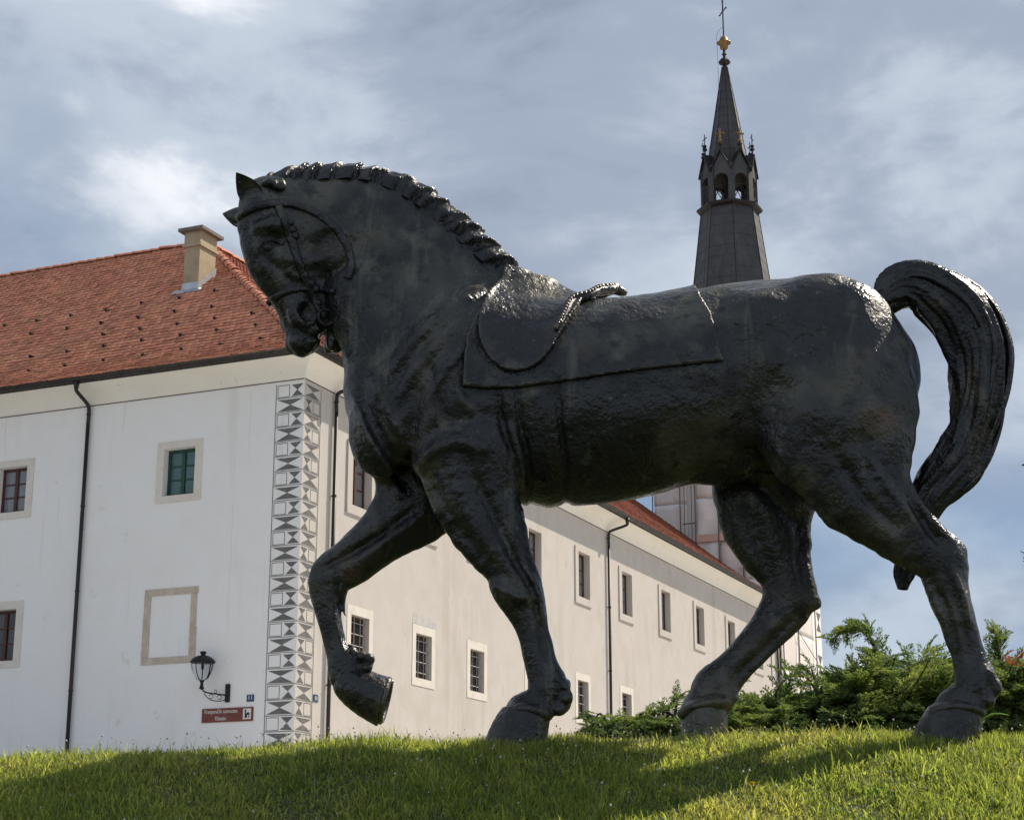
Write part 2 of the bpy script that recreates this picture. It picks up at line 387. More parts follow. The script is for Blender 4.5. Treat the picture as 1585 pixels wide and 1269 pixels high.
def make_window(w):
    fac, a, b, c, d, ia, ib, ic, id_, st = w
    pr = .045 if st == 'upper' else (.022 if st in ('green', 'brown') else .012)
    sm = M['plaster_sun_toned'] if st == 'upper' else M['stone']
    mb = MB()
    fac.box(mb, a, ia, .0, pr, ic, d); fac.box(mb, ib, b, .0, pr, ic, d)
    fac.box(mb, ia, ib, .0, pr, id_, d); fac.box(mb, a, b, .0, pr + .006, c, ic)
    win = mb.build('window', sm, bld)
    dep = .24
    fm = M['greenwood'] if st == 'green' else M['brownwood']
    mb = MB(); fw = .075; o0, o1 = -dep, -dep + .06
    fac.box(mb, ia, ia + fw, o0, o1, ic, id_); fac.box(mb, ib - fw, ib, o0, o1, ic, id_)
    fac.box(mb, ia + fw, ib - fw, o0, o1, ic, ic + fw); fac.box(mb, ia + fw, ib - fw, o0, o1, id_ - fw, id_)
    m_ = (ia + ib) / 2
    fac.box(mb, m_ - .05, m_ + .05, o0, o1 + .012, ic + fw, id_ - fw)
    mb.build('sash_frame', fm, win)
    h = (id_ - ic - 2 * fw) / 3
    for k in (1, 2):
        for (p, q) in ((ia + fw, m_ - .05), (m_ + .05, ib - fw)):
            mb = MB(); z = ic + fw + k * h
            fac.box(mb, p, q, o0 + .008, o1 - .012, z - .02, z + .02); mb.build('muntin', fm, win)
    pm = M['paneg'] if st == 'green' else (M['pane'] if (st == 'brown' and c > 8) else M['paned'])
    if st == 'upper': pm = M['pane']
    for (p, q) in ((ia + fw, m_ - .05), (m_ + .05, ib - fw)):
        for k in range(3):
            z0 = ic + fw + k * h; mb = MB(); ti = random.uniform(-.004, .004)
            P = [fac.p(p, o0 + .03 + ti, z0 + .02 * (k > 0)), fac.p(q, o0 + .03 - ti, z0 + .02 * (k > 0)), fac.p(q, o0 + .03 - ti, z0 + h - .02 * (k < 2)), fac.p(p, o0 + .03 + ti, z0 + h - .02 * (k < 2))]
            mb.add(P, [[0, 1, 2, 3]]); mb.build('pane', pm, win)
    if st == 'grille':
        nz, nt = 4, 2
        for k in range(nz):
            z = ic + (id_ - ic) * (k + .6) / (nz + .2); mb = MB()
            mb.tube([fac.p(ia - .02, -.10, z), fac.p(ib + .02, -.10, z)], .013, 6); mb.build('grille_bar', M['bars'], win)
        for k in range(nt):
            t = ia + (ib - ia) * (k + 1) / (nt + 1); mb = MB()
            mb.tube([fac.p(t, -.085, ic - .01), fac.p(t, -.085, id_ + .01)], .013, 6); mb.build('grille_bar', M['bars'], win)
for w in WIN: make_window(w)
pa = MB(); P_ = [(6.03, 7.04), (7.50, 7.05), (7.56, 7.12), (7.48, 7.22), (7.30, 7.20), (7.18, 7.32), (6.9, 7.27), (6.62, 7.36), (6.4, 7.28), (6.2, 7.35), (6.06, 7.24)]
pa.add([RF.p(t, .004, z) for t, z in P_], [list(range(len(P_)))]); pa.build('plaster_patch', M['patch'], bld)
# walled-up window
mb = MB()
segs = [(2.82, 4.40, 7.12, 7.30), (2.84, 4.41, 5.42, 5.60), (2.83, 3.03, 5.60, 6.3), (2.85, 3.03, 6.305, 7.12), (4.21, 4.41, 5.60, 6.62), (4.21, 4.40, 6.625, 7.12)]
bw = MB(); LF.box(bw, 3.02, 4.22, -.029, -.012, 5.59, 7.13)
blind = bw.build('walled_up_window', M['plaster'], bld)
for (a, b, c, d) in segs:
    m2 = MB(); j = random.uniform(0, .008); LF.box(m2, a, b, -.02, .014 + j, c + .003, d - .003); m2.build('frame_stone', M['oldstone'], blind)

# cove under the eaves + gutter + tiles profile
def zroof(i):
    i = np.asarray(i, float)
    w = np.minimum(i, 1.6) + .65
    return np.where(i < 1.6, 12.88 + .516 * w + .5 * (.264 / 2.25) * w * w, 13.09 + .78 * i)
prof = [(.0, ZC)] + [(.02 + .50 * (1 - math.cos(k * math.pi / 2 / 7)), ZC + .012 + .44 * math.sin(k * math.pi / 2 / 7)) for k in range(8)]
prof = [(.012, ZC - .0), (.03, ZC + .0)] + [(.03 + .50 * (1 - math.cos(math.pi / 2 * k / 7)), ZC + .46 * math.sin(math.pi / 2 * k / 7)) for k in range(1, 8)]
for fac, t1 in ((LF, 34.0), (RF, 43.0)):
    mb = MB(); cuts = [None] + list(np.linspace(1.5, t1, 14))
    V = []
    for t in cuts:
        for (o, z) in prof: V.append(fac.p(-o if t is None else t, o, z))
    n = len(prof)
    F = [[i * n + k, i * n + k + 1, (i + 1) * n + k + 1, (i + 1) * n + k] for i in range(len(cuts) - 1) for k in range(n - 1)]
    mb.add(V, F); mb.build('cornice_cove', M['cove'], bld, True)
    # thin dark joint under the cove
    mb = MB(); fac.box(mb, .02, t1, .001, .011, ZC - .022, ZC - .001); mb.build('cornice_joint', M['rafter'], bld)
    # soffit board and gutter
    mb = MB(); fac.box(mb, -.5, t1, .45, .60, ZC + .462, ZC + .50); mb.build('eaves_board', M['rafter'], bld)
    mb = MB(); V = []; go, gz, gr = .665, ZC + .55, .085
    arc = [(math.cos(math.pi + math.pi * k / 8) * gr, math.sin(math.pi + math.pi * k / 8) * gr) for k in range(9)]
    arc = arc + [(gr + .012, .012)]
    for t in (None, t1):
        for (x, z) in arc: V.append(fac.p(-(go + x) if t is None else t, go + x, gz + z))
    n = len(arc); mb.add(V, [[k, k + 1, n + k + 1, n + k] for k in range(n - 1)])
    g = mb.build('gutter', M['pipe'], bld, True)
    md = g.modifiers.new('s', 'SOLIDIFY'); md.thickness = .012
    for k in range(int(t1 / .9)):
        mb = MB(); t = .5 + k * .9
        mb.tube([fac.p(t, go + x * 1.09, gz + z * 1.09) for (x, z) in arc[:9]], .008, 4); mb.build('bracket', M['pipe'], g)
def downpipe(fac, t, top_shift):
    mb = MB(); o = .085
    mb.tube([fac.p(t + top_shift, .665, ZC + .47), fac.p(t + top_shift, .665, ZC + .30)], [.085, .058], 10)
    pts = catmull([fac.p(t + top_shift, .665, ZC + .33), fac.p(t + top_shift * .96, .62, ZC + .22), fac.p(t + top_shift * .1, .16, ZC + .0), fac.p(t, o, ZC - .16), fac.p(t, o, ZC - .5)], 5)
    mb.tube(pts, .05, 10); mb.tube([fac.p(t, o, ZC - .5), fac.p(t, o, ZB)], .05, 10)
    p = mb.build('downpipe', M['pipe'], bld, True)
    for z in (ZC - .25, 9.6, 7.4, 4.9, 3.4):
        m2 = MB(); m2.lathe(fac.p(t, o, z - .03), [(.051, 0), (.06, .004), (.06, .05), (.051, .055)], 10); fac.box(m2, t - .012, t + .012, .002, o, z - .012, z + .012)
        m2.build('pipe_clip', M['pipe'], p)
downpipe(LF, 6.42, .0); downpipe(RF, 1.46, .35); downpipe(RF, 20.95, .35); downpipe(RF, 42.85, .1)

# sgraffito corner
row, ztop = .3705, 12.20
wq = .795
nrow = 27
def tri(mb, fac, P, out):
    mb.add([fac.p(t + rng.normal(0, .007), out, z + rng.normal(0, .006)) for t, z in P], [[0, 1, 2]])
def rect_line(mb, fac, t0, t1, z0, z1, w=.016, out=.004):
    for (a, b, c, d) in ((t0, t1, z0, z0 + w), (t0, t1, z1 - w, z1), (t0, t0 + w, z0 + w, z1 - w), (t1 - w, t1, z0 + w, z1 - w)):
        mb.add([fac.p(a, out, c), fac.p(b, out, c), fac.p(b, out, d), fac.p(a, out, d)], [[0, 1, 2, 3]])
for fac in (LF, RF):
    for k in range(nrow):
        z1 = ztop - k * row; z0 = z1 - row
        if z0 < ZB: break
        mb = MB(); out = .005
        wide = (k % 2 == 1) if fac is LF else (k % 2 == 0)
        zm = (z0 + z1) / 2; g = .03
        def bow(a, b):
            tri(mb, fac, [(a + g, z1 - g - .012), (b - g, z1 - g - .012), ((a + b) / 2, zm)], out)
            tri(mb, fac, [(a + g, z0 + g), (b - g, z0 + g), ((a + b) / 2, zm)], out)
        mb.mi = 0
        if wide: bow(.01, wq)
        else: bow(.01, .40)
        mb.mi = 1
        if not wide: rect_line(mb, fac, .42, wq - .03, z0 + .02, z1 - .035, .017, out)
        mb.add([fac.p(.005, out, z0 - .009), fac.p(wq, out, z0 - .009), fac.p(wq, out, z0 + .009), fac.p(.005, out, z0 + .009)], [[0, 1, 2, 3]])
        mb.add([fac.p(wq, out, z0), fac.p(wq + .022, out, z0), fac.p(wq + .022, out, z1), fac.p(wq, out, z1)], [[0, 1, 2, 3]])
        mb.build('painted_quoin', [M['sgraf'], M['sgrafline']], bld)

# ---------------- roof
roof = MB()
def rp(fac, s, i, up=0.0): return fac.p(s, -i, float(zroof(i)) + up)
for fac, t1 in ((LF, 34.0), (RF, 43.0)):
    ii = [-.62, .1, .8, 1.6, TR]
    for a, b in zip(ii[:-1], ii[1:]):
        roof.add([rp(fac, a, a, -.03), rp(fac, t1, a, -.03), rp(fac, t1, b, -.03), rp(fac, b, b, -.03)], [[0, 1, 2, 3]])
    zr = float(zroof(TR)) - .03   # rear slope
    roof.add([fac.p(TR, -TR, zr), fac.p(t1, -TR, zr), fac.p(t1, -2 * TR - .5, 12.8), fac.p(2 * TR + .5, -2 * TR - .5, 12.8)], [[0, 1, 2, 3]])
P = [RF.p(43, 0, ZC), RF.p(43, -2 * TR, ZC), RF.p(43, -TR, float(zroof(TR)) - .04)]
roof.add(P, [[0, 1, 2]])
roofo = roof.build('roof', M['roofbase'], bld)
def tiles(fac, t1, tile_w, expo, imax):
    ir = []
    i = -.70; sl_ = 0
    while i < imax - .1:
        ir.append(i); slope = min(.78, .516 + .264 * (i + .65) / 2.25)
        i += expo / math.sqrt(1 + slope * slope)
    hw = tile_w / 2 - .004
    shp = A([(-hw, .42), (-hw, .07), (-hw * .72, .014), (0, 0), (hw * .72, .014), (hw, .07), (hw, .42)])
    Vs = []; Fs = []; nV = 0
    F4 = []
    for r, i0 in enumerate(ir):
        slope = min(.78, .516 + .264 * (i0 + .65) / 2.25)
        upv = -fac.n * 1.0 + A([0, 0, slope]); upv /= np.linalg.norm(upv)
        nrm = np.cross(fac.a, upv); nrm = nrm if nrm[2] > 0 else -nrm
        s = max(i0, -.66) + (tile_w * .5 if r % 2 else 0) + tile_w * .5
        ss = np.arange(s, t1, tile_w)
        if len(ss) == 0: continue
        m = len(ss)
        base = fac.o + np.outer(ss + rng.normal(0, .006, m), fac.a) - fac.n * i0 + A([0, 0, float(zroof(i0))])
        base = base + np.outer(rng.normal(0, .007, m), upv) + np.outer(rng.normal(.0, .004, m), nrm)
        lift = .075 - .15 * shp[:, 1]      # low end stands proud of the row beneath
        top = base[:, None, :] + shp[None, :, 0, None] * fac.a + shp[None, :, 1, None] * upv + lift[None, :, None] * nrm
        bot = top - nrm * .040
        V = np.concatenate([top, bot[:, 1:6]], 1)   # 7 + 5
        Vs.append(V.reshape(-1, 3))
        o = nV + 12 * np.arange(m)[:, None]
        F4.append(np.concatenate([o + A([[0, 1, 5, 6]])], 1)); F4.append(o + A([[1, 2, 4, 5]])); F4.append(o + A([[2, 3, 4, 4]]))
        for k in range(4): F4.append(o + A([[1 + k, 7 + k, 8 + k, 2 + k]]))
        nV += 12 * m
    V = np.concatenate(Vs); F = np.concatenate(F4)
    tri_ = F[F[:, 2] == F[:, 3]][:, :3]; qd = F[F[:, 2] != F[:, 3]]
    T = np.concatenate([tri_, qd[:, [0, 1, 2]], qd[:, [0, 2, 3]]])
    return V, T
V, T = tiles(LF, 22.0, .20, .275, TR)
o = link('roof_tiles', mesh_np('roof_tiles', V, T), M['tile'], roofo); o['kind'] = 'stuff'; o['label'] = 'rows of small orange clay tiles on the shaded slope'
V, T = tiles(RF, 43.0, .20, .25, TR)
o = link('roof_tiles', mesh_np('roof_tiles', V, T), M['oldtile'], roofo); o['kind'] = 'stuff'; o['label'] = 'rows of red clay tiles on the sunlit slope'
# hip and ridge tiles, one by one
def halfpipe_mesh(Lt, r0, r1):
    V = []; n = 6
    for (x, r) in ((0, r0), (Lt, r1)):
        for k in range(n + 1):
            an = math.pi * k / n; V.append((x, math.cos(an) * r, math.sin(an) * r * .8))
        for k in range(n + 1):
            an = math.pi * k / n; V.append((x, math.cos(an) * (r - .022), math.sin(an) * (r - .022) * .8))
    m = n + 1
    F = [[k, k + 1, 2 * m + k + 1, 2 * m + k] for k in range(n)] + [[m + k, 3 * m + k, 3 * m + k + 1, m + k + 1] for k in range(n)]
    F += [[k, m + k, m + k + 1, k + 1] for k in range(n)] + [[2 * m + k, 2 * m + k + 1, 3 * m + k + 1, 3 * m + k] for k in range(n)]
    me = mesh_np('hip_tile', V, F, False); me.materials.append(M['tile']); return me
hipme = [halfpipe_mesh(.42, .155, .13), halfpipe_mesh(.42, .15, .125)]
def lay_tiles(name, P, Q, step):
    P, Q = A(P), A(Q); d = Q - P; ln = np.linalg.norm(d); d = d / ln
    up = A([0, 0, 1.]) - d * d[2]; up /= np.linalg.norm(up); lat = np.cross(up, d)
    for k in range(int(ln / step)):
        c = P + d * (k * step)
        j = rng.normal(0, .008, 3)
        R = Matrix(((d[0], lat[0], up[0]), (d[1], lat[1], up[1]), (d[2], lat[2], up[2]))).to_4x4()
        tilt = Matrix.Rotation(.04 + rng.normal(0, .015), 4, 'Y')
        ob = bpy.data.objects.new(name, hipme[k % 2]); COL.objects.link(ob); ob.parent = roofo
        ob.matrix_basis = Matrix.Translation(Vector(c + j + up * .03)) @ R @ tilt
hp = lambda i: CC * A([1, 1, 0]) + (dLv + dRv) * i + A([0, 0, float(zroof(i)) + .03])
lay_tiles('hip_tile', hp(-.6), hp(1.2), .34); lay_tiles('hip_tile', hp(1.2), hp(TR), .34)
lay_tiles('ridge_tile', LF.p(22.5, -TR, float(zroof(TR)) + .02), LF.p(TR - .1, -TR, float(zroof(TR)) + .02), .36)
lay_tiles('ridge_tile', RF.p(43, -TR, float(zroof(TR)) + .02), RF.p(TR + .1, -TR, float(zroof(TR)) + .02), .36)
# snow guards
sg = MB(); sg.add([(-.03, 0, 0), (.03, 0, 0), (.03, .16, -.01), (-.03, .16, -.01), (-.035, 0, .09), (.035, 0, .09), (.035, .02, .09), (-.035, .02, .09)],
                  [[0, 1, 2, 3], [0, 4, 5, 1], [4, 7, 6, 5], [7, 3, 2, 6], [0, 3, 7, 4], [1, 5, 6, 2]])
sgme = mesh_np('snow_guard', sg.V, sg.F); sgme.materials.append(M['iron'])
npl = -dRv * .78 + A([0, 0, 1.]); npl /= np.linalg.norm(npl); p0r = A([CC[0], CC[1], 13.09])
upl = dRv + A([0, 0, .78]); upl /= np.linalg.norm(upl)
for (x, y) in [(725, 475), (545, 512), (365, 540), (190, 565), (25, 590), (160, 632), (345, 604), (518, 577), (708, 548), (918, 448), (895, 518), (1100, 413), (1085, 495), (1100, 555), (1290, 530), (1310, 590), (1335, 660), (1110, 615), (908, 583), (925, 640), (717, 607), (528, 635), (345, 724), (157, 750), (727, 667), (532, 695), (930, 713), (1130, 690), (733, 745), (532, 770), (335, 797), (150, 825)]:
    P = plane_hit(x / 3.302, 330 + y / 3.302, p0r, npl) + npl * .055
    ob = bpy.data.objects.new('snow_guard', sgme); COL.objects.link(ob); ob.parent = roofo
    R = Matrix(((dLv[0], upl[0], npl[0]), (dLv[1], upl[1], npl[1]), (dLv[2], upl[2], npl[2]))).to_4x4()
    ob.matrix_basis = Matrix.Translation(Vector(P)) @ R
# chimney
cs0, cs1, ci0, ci1 = 6.88, 7.42, 5.27, 6.12
def chbox(mb, g, z0, z1): LF.box(mb, cs0 - g, cs1 + g, -(ci0 - g), -(ci1 + g), z0, z1)
mb = MB(); chbox(mb, 0, 16.6, 18.62); chbox(mb, .06, 18.62, 18.72); chbox(mb, .015, 18.72, 19.1)
ch = mb.build('chimney', M['chim'], roofo)
mb = MB(); chbox(mb, .16, 19.1, 19.2); mb.build('chimney_cap', M['slab'], ch)
mb = MB()
zf = lambda i: float(zroof(i))
g = .025
for q in ([(cs0 - g, ci0 - g), (cs1 + g, ci0 - g)], [(cs0 - g, ci0 - g), (cs0 - g, ci1 + g)], [(cs1 + g, ci0 - g), (cs1 + g, ci1 + g)]):
    (s0, i0), (s1, i1) = q
    mb.add([LF.p(s0, -i0, zf(i0)), LF.p(s1, -i1, zf(i1)), LF.p(s1, -i1, zf(i1) + .30), LF.p(s0, -i0, zf(i0) + .30)], [[0, 1, 2, 3]])
mb.add([LF.p(cs0 - .18, -(ci0 - .25), zf(ci0 - .25) + .075), LF.p(cs1 + .3, -(ci0 - .25), zf(ci0 - .25) + .075), LF.p(cs1 + .3, -ci0, zf(ci0) + .09), LF.p(cs0 - .18, -ci0, zf(ci0) + .09)], [[0, 1, 2, 3]])
mb.build('chimney_flashing', M['zinc'], ch)

# ---------------- things fixed to the wall
def text_mesh(s, size):
    cu = bpy.data.curves.new('txt', 'FONT'); cu.body = s; cu.size = size; cu.align_x = 'CENTER'; cu.align_y = 'CENTER'; cu.extrude = .002; cu.resolution_u = 3
    o = bpy.data.objects.new('txt', cu); COL.objects.link(o)
    dg = bpy.context.evaluated_depsgraph_get(); me = bpy.data.meshes.new_from_object(o.evaluated_get(dg))
    bpy.data.objects.remove(o); return me
def put_text(s, size, fac, t, z, out, m, parent, name='lettering', sx=1.0):
    me = text_mesh(s, size); V = np.zeros(len(me.vertices) * 3); me.vertices.foreach_get('co', V); V = V.reshape(-1, 3)
    # on both walls the reading direction (to the right in view) runs against +t on the left wall
    W = fac.o + np.outer(-V[:, 0] * sx + t, fac.a) + np.outer(V[:, 2] + out, fac.n) + np.outer(V[:, 1] + z, A([0, 0, 1.]))
    me.vertices.foreach_set('co', W.ravel()); me.update(); me.materials.clear()
    return link(name, me, m, parent)
sg_ = empty('direction_sign', LF.p(1.83, .0, 3.95), 'brown direction sign with white lettering on the white wall', 'sign')
mb = MB(); LF.box(mb, 1.12, 2.55, .005, .03, 3.955, 4.285); mb.build('sign_board', M['brown'], sg_)
put_text('Franjevački samostan', .135, LF, 2.01, 4.205, .033, M['white'], sg_, sx=.80)
put_text('Klanjec', .135, LF, 2.01, 4.04, .033, M['white'], sg_, sx=.80)
mb = MB(); LF.box(mb, 1.17, 1.39, .030, .034, 4.0, 4.25); mb.build('pictogram_panel', M['white'], sg_)
mb = MB()
for P in ([(1.34, 4.03), (1.30, 4.03), (1.30, 4.22), (1.32, 4.235), (1.34, 4.22)], [(1.30, 4.13), (1.30, 4.03), (1.27, 4.03), (1.27, 4.15)], [(1.27, 4.15), (1.27, 4.10), (1.21, 4.10), (1.21, 4.14), (1.24, 4.165)], [(1.235, 4.10), (1.21, 4.10), (1.21, 4.03), (1.235, 4.03)]):
    mb.add([LF.p(t, .037, z) for t, z in P], [list(range(len(P)))])
mb.build('pictogram', M['black'], sg_)
nm = empty('house_number_plate', LF.p(1.215, 0, 4.41), 'small blue house number plate above the brown sign', 'number plate')
mb = MB(); LF.box(mb, 1.115, 1.315, .004, .016, 4.41, 4.575); mb.build('plate', M['blue'], nm)
put_text('11', .15, LF, 1.215, 4.5, .018, M['white'], nm, 'digits')
sp = MB(); t_, z_ = RF.hit(488.5, 1080); RF.box(sp, t_ - .12, t_ + .10, .004, .02, z_ - .09, z_ + .08)
pl = empty('small_blue_plate', RF.p(t_, 0, z_ - .09), 'tiny blue plate on the sunlit wall beside the painted corner', 'plate')
sp.build('plate', M['blue'], pl)
m2 = MB(); RF.box(m2, t_ - .08, t_ + .06, .02, .023, z_ - .055, z_ + .045); m2.build('plate_field', M['bars'], pl)
# lantern
lt = empty('wall_lantern', LF.p(1.84, 0, 4.4), 'black iron wall lantern with glass globe on a scrolled bracket', 'lantern')
mb = MB(); LF.box(mb, 1.79, 1.90, .0, .06, 4.42, 4.85); mb.build('wall_plate', M['iron'], lt)
lo = .42
LC = LF.p(2.33, lo, 0)
ex = lambda w, z: LF.p(1.845 + (2.33 - 1.845) * w, .05 + (lo - .05) * w, z)
mb = MB()
mb.tube(catmull([ex(0, 4.58), ex(.3, 4.60), ex(.65, 4.62), ex(.9, 4.66), ex(1, 4.74)], 5), .018, 7)
mb.tube(catmull([ex(.05, 4.48), ex(.3, 4.44), ex(.6, 4.46), ex(.8, 4.54), ex(.9, 4.62)], 5), .012, 6)
for (w, z, r) in ((.30, 4.53, .05), (.62, 4.545, .05), (.45, 4.665, .035)):
    mb.tube([ex(w + r * math.cos(a) * 1.6, z + r * math.sin(a)) for a in np.linspace(0, 5.5, 14)], .008, 5)
mb.build('bracket_arm', M['iron'], lt)
mb = MB(); mb.lathe(LC, [(.02, 4.70), (.07, 4.73), (.045, 4.77), (.035, 4.86), (.06, 4.90), (.05, 4.92)], 12); mb.build('socket', M['iron'], lt)
mb = MB(); mb.lathe(LC, [(.31, 5.345), (.30, 5.375), (.26, 5.43), (.17, 5.49), (.07, 5.52), (.055, 5.53), (.055, 5.56), (.08, 5.565), (.075, 5.61), (.0, 5.61)], 16); mb.build('lamp_roof', M['iron'], lt, True)
gp = [(.055, 4.92), (.15, 4.97), (.225, 5.08), (.27, 5.20), (.292, 5.345)]
mb = MB()
for k in range(4):
    a = math.pi / 4 + k * math.pi / 2 + .35
    mb.tube(catmull([LC + A([r * math.cos(a), r * math.sin(a), z]) for r, z in gp], 4), .012, 5)
mb.build('rib', M['iron'], lt)
gm = mat('lantern_glass', (.85, .87, .88), .05); gm.node_tree.nodes['Principled BSDF'].inputs['Transmission Weight'].default_value = 1.0; gm.node_tree.nodes['Principled BSDF'].inputs['IOR'].default_value = 1.05
mb = MB(); n = 16; V = [LC + A([r * .97 * math.cos(2 * math.pi * k / n), r * .97 * math.sin(2 * math.pi * k / n), z]) for r, z in gp for k in range(n)]
mb.add(V, [[i * n + k, i * n + (k + 1) % n, (i + 1) * n + (k + 1) % n, (i + 1) * n + k] for i in range(len(gp) - 1) for k in range(n)])
mb.build('glass', gm, lt, True)
mb = MB(); mb.lathe(LC, [(.012, 4.93), (.012, 5.18), (.03, 5.19), (.035, 5.28), (.012, 5.34)], 8); mb.build('lamp_core', M['iron'], lt)

# ---------------- church tower
TW = 0
near = RF.p(43.05, 0, 0)
# width: camera-facing side runs along dL from the near corner; its far edge sits at x = 1001 px
def projx(P): return CXP + FPX * float(P @ RT) / float(P @ FW)
w_ = 1.0
while projx(near + (dLv + dRv) * w_ / 2 + A([0, 0, 24.])) > 1139: w_ += .01
TW = w_
TW2 = 1.0
while projx(near + dRv * TW2 + A([0, 0, 10.])) < 1275: TW2 += .02
tcn_ = near + dLv * TW / 2 + dRv * TW / 2
tower = empty('church_tower', (tcn_[0], tcn_[1], 2.2), 'church tower with dark pointed copper spire and netted scaffold, behind the horse', 'tower')
TD = float(tcn_[1])
def tz(v, off=0.0):   # height of a point of the tower axis plane seen at image row v
    d = ray(1131, v); return float(d[2] / d[1]) * (TD + off)
def tpx(v): return (TD * cp_ + tz(v) * sp_) / FPX    # metres per pixel there
def toct(r, z, k, rot=math.pi / 8):   # corner k of the octagon, flat sides along the walls
    a = -YAW + rot + k * math.pi / 4; return A([tcn_[0] + r * math.cos(a), tcn_[1] + r * math.sin(a), z])
zb_top = tz(640)
mb = MB()
cor = [near, near + dLv * TW, near + dLv * TW + dRv * TW, near + dRv * TW]
for k in range(4):
    P, Q = cor[k], cor[(k + 1) % 4]
    mb.add([P + [0, 0, ZB], Q + [0, 0, ZB], Q + [0, 0, zb_top], P + [0, 0, zb_top]], [[0, 1, 2, 3]])
mb.add([c + A([0, 0, zb_top]) for c in cor], [[0, 1, 2, 3]])
body = mb.build('tower_wall', M['plaster'], tower)
TFr = Fac(near, dRv, -dLv); TFl = Fac(near, dLv, -dRv)
# lower annex behind the tower, flush with the sunlit side
dw = ray(1265, 938); zw = float(dw[2] / dw[1]) * float((near + dRv * TW2)[1])
mb = MB(); c4 = [near + dRv * TW, near + dLv * TW + dRv * TW, near + dLv * TW + dRv * TW2, near + dRv * TW2]
for k in range(4):
    P, Q = c4[k], c4[(k + 1) % 4]; mb.add([P + [0, 0, ZB], Q + [0, 0, ZB], Q + [0, 0, zw], P + [0, 0, zw]], [[0, 1, 2, 3]])
annex = mb.build('annex_wall', M['plaster'], tower)
mb = MB(); ctr = sum(c4) / 4 + A([0, 0, zw + 1.2]); ov4 = [c + (c - ctr) * A([1, 1, 0]) * .03 + A([0, 0, zw - .02]) for c in c4]
mb.add([*ov4, c4[0] + A([0, 0, zw + 1.2]), c4[1] + A([0, 0, zw + 1.2])], [[3, 2, 5, 4], [0, 3, 4], [1, 5, 2], [0, 1, 2, 3]]); mb.build('annex_roof', M['oldtile'], tower)
# quoins on the far corner of the sunlit side
z = 4.0
while z < zw - 1:
    mb = MB(); a, b = TW2 - .95, TW2 - .05
    tri(mb, TFr, [(a, z + 1.02), (b, z + 1.02), ((a + b) / 2, z + .55)], .006); tri(mb, TFr, [(a, z + .08), (b, z + .08), ((a + b) / 2, z + .55)], .006)
    mb.build('painted_quoin', M['sgraf'], annex); z += 2.15
# netting: rows of sheets hung on the scaffold, sunlit side and the side towards the viewer
def billow(fac, t0, t1, z0, z1, out, m, name='net_sheet', amp=1.0):
    nx, nz = 10, 8; V = []
    ph = rng.uniform(0, 6.28, 4)
    for i in range(nx + 1):
        for j in range(nz + 1):
            x, y = i / nx, j / nz
            b = .10 * math.sin(math.pi * x) * math.sin(math.pi * y) + .035 * math.sin(7 * x + ph[0] + 2 * y) + .03 * math.sin(9 * y + ph[1]) * math.sin(5 * x + ph[2])
            V.append(fac.p(t0 + (t1 - t0) * x, out + b * amp, z0 + (z1 - z0) * y))
    F = [[i * (nz + 1) + j, (i + 1) * (nz + 1) + j, (i + 1) * (nz + 1) + j + 1, i * (nz + 1) + j + 1] for i in range(nx) for j in range(nz)]
    o = link(name, mesh_np(name, V, F, True), m, tower)
    md = o.modifiers.new('s', 'SOLIDIFY'); md.thickness = .01
zz = np.arange(4.0, zb_top - .4, 2.0)
for r, z in enumerate(zz):
    for q, (a, b) in enumerate(((.0, TW2 * .36), (TW2 * .36 + .02, TW2 * .74))):
        billow(TFr, a, min(b, TW) if z + 1.98 > zw else b, z, min(z + 1.98, zb_top), .16, M['netpale'] if (r + q) % 3 else M['net'], amp=.35)
    if z > 9:
        e = [.0, .26 * TW, .52 * TW, .775 * TW]
        for q in range(3):
            billow(TFl, e[q] + .01, e[q + 1] - .01, z, min(z + 1.98, zb_top), 1.0, M['net'] if (r + q) % 3 == 0 else M['netpale'])
            if r % 2 == 0:
                mb = MB(); TFl.box(mb, e[q] + .02, e[q + 1] - .02, 1.13, 1.16, z - .12, z + .22); mb.build('net_band', M['netpink'], tower)
def pole(P, Q, r=.035):
    mb = MB(); mb.tube([P, Q], r, 6); mb.build('scaffold_pole', M['pole'], tower)
for t in (.0, .26 * TW, .52 * TW, .775 * TW): pole(TFl.p(t, 1.16, 9), TFl.p(t, 1.16, zb_top))
for r, z in enumerate(zz[4:]):        # stair scaffold beside the tower
    billow(TFl, TW - .25, TW * 1.32, z, min(z + 1.98, zb_top), .1, M['netpale'], amp=.4)
for t in (TW + .02, TW * 1.32): pole(TFl.p(t, .35, 9), TFl.p(t, .35, zb_top), .03)
for t in (.85 * TW, .93 * TW): pole(TFl.p(t, .7, 14), TFl.p(t, .7, zb_top - 1), .02)
for z in zz[4::2]:
    pole(TFl.p(.775 * TW, .72, z + .9), TFl.p(.95 * TW, .72, z + .9), .03); pole(TFl.p(.775 * TW, .72, z), TFl.p(.95 * TW, .72, z), .03)
    mb = MB(); TFl.box(mb, .78 * TW, .97 * TW, .1, .9, z - .08, z - .03); mb.build('scaffold_deck', M['pole'], tower)
    pole(TFl.p(.80 * TW, .72, z - .05), TFl.p(.88 * TW, .1, z - 1.1), .03)
for t in (.0, .33 * TW2, .72 * TW2): pole(TFr.p(t, .30, 2.2), TFr.p(t, .30, min(14, zw)), .03)
for z in zz[:4]:
    pole(TFr.p(0, .33, z), TFr.p(.74 * TW2, .33, z), .022)
    pole(TFr.p(.33 * TW2, .35, z + 1.9), TFr.p(.72 * TW2, .35, z + .9), .02)
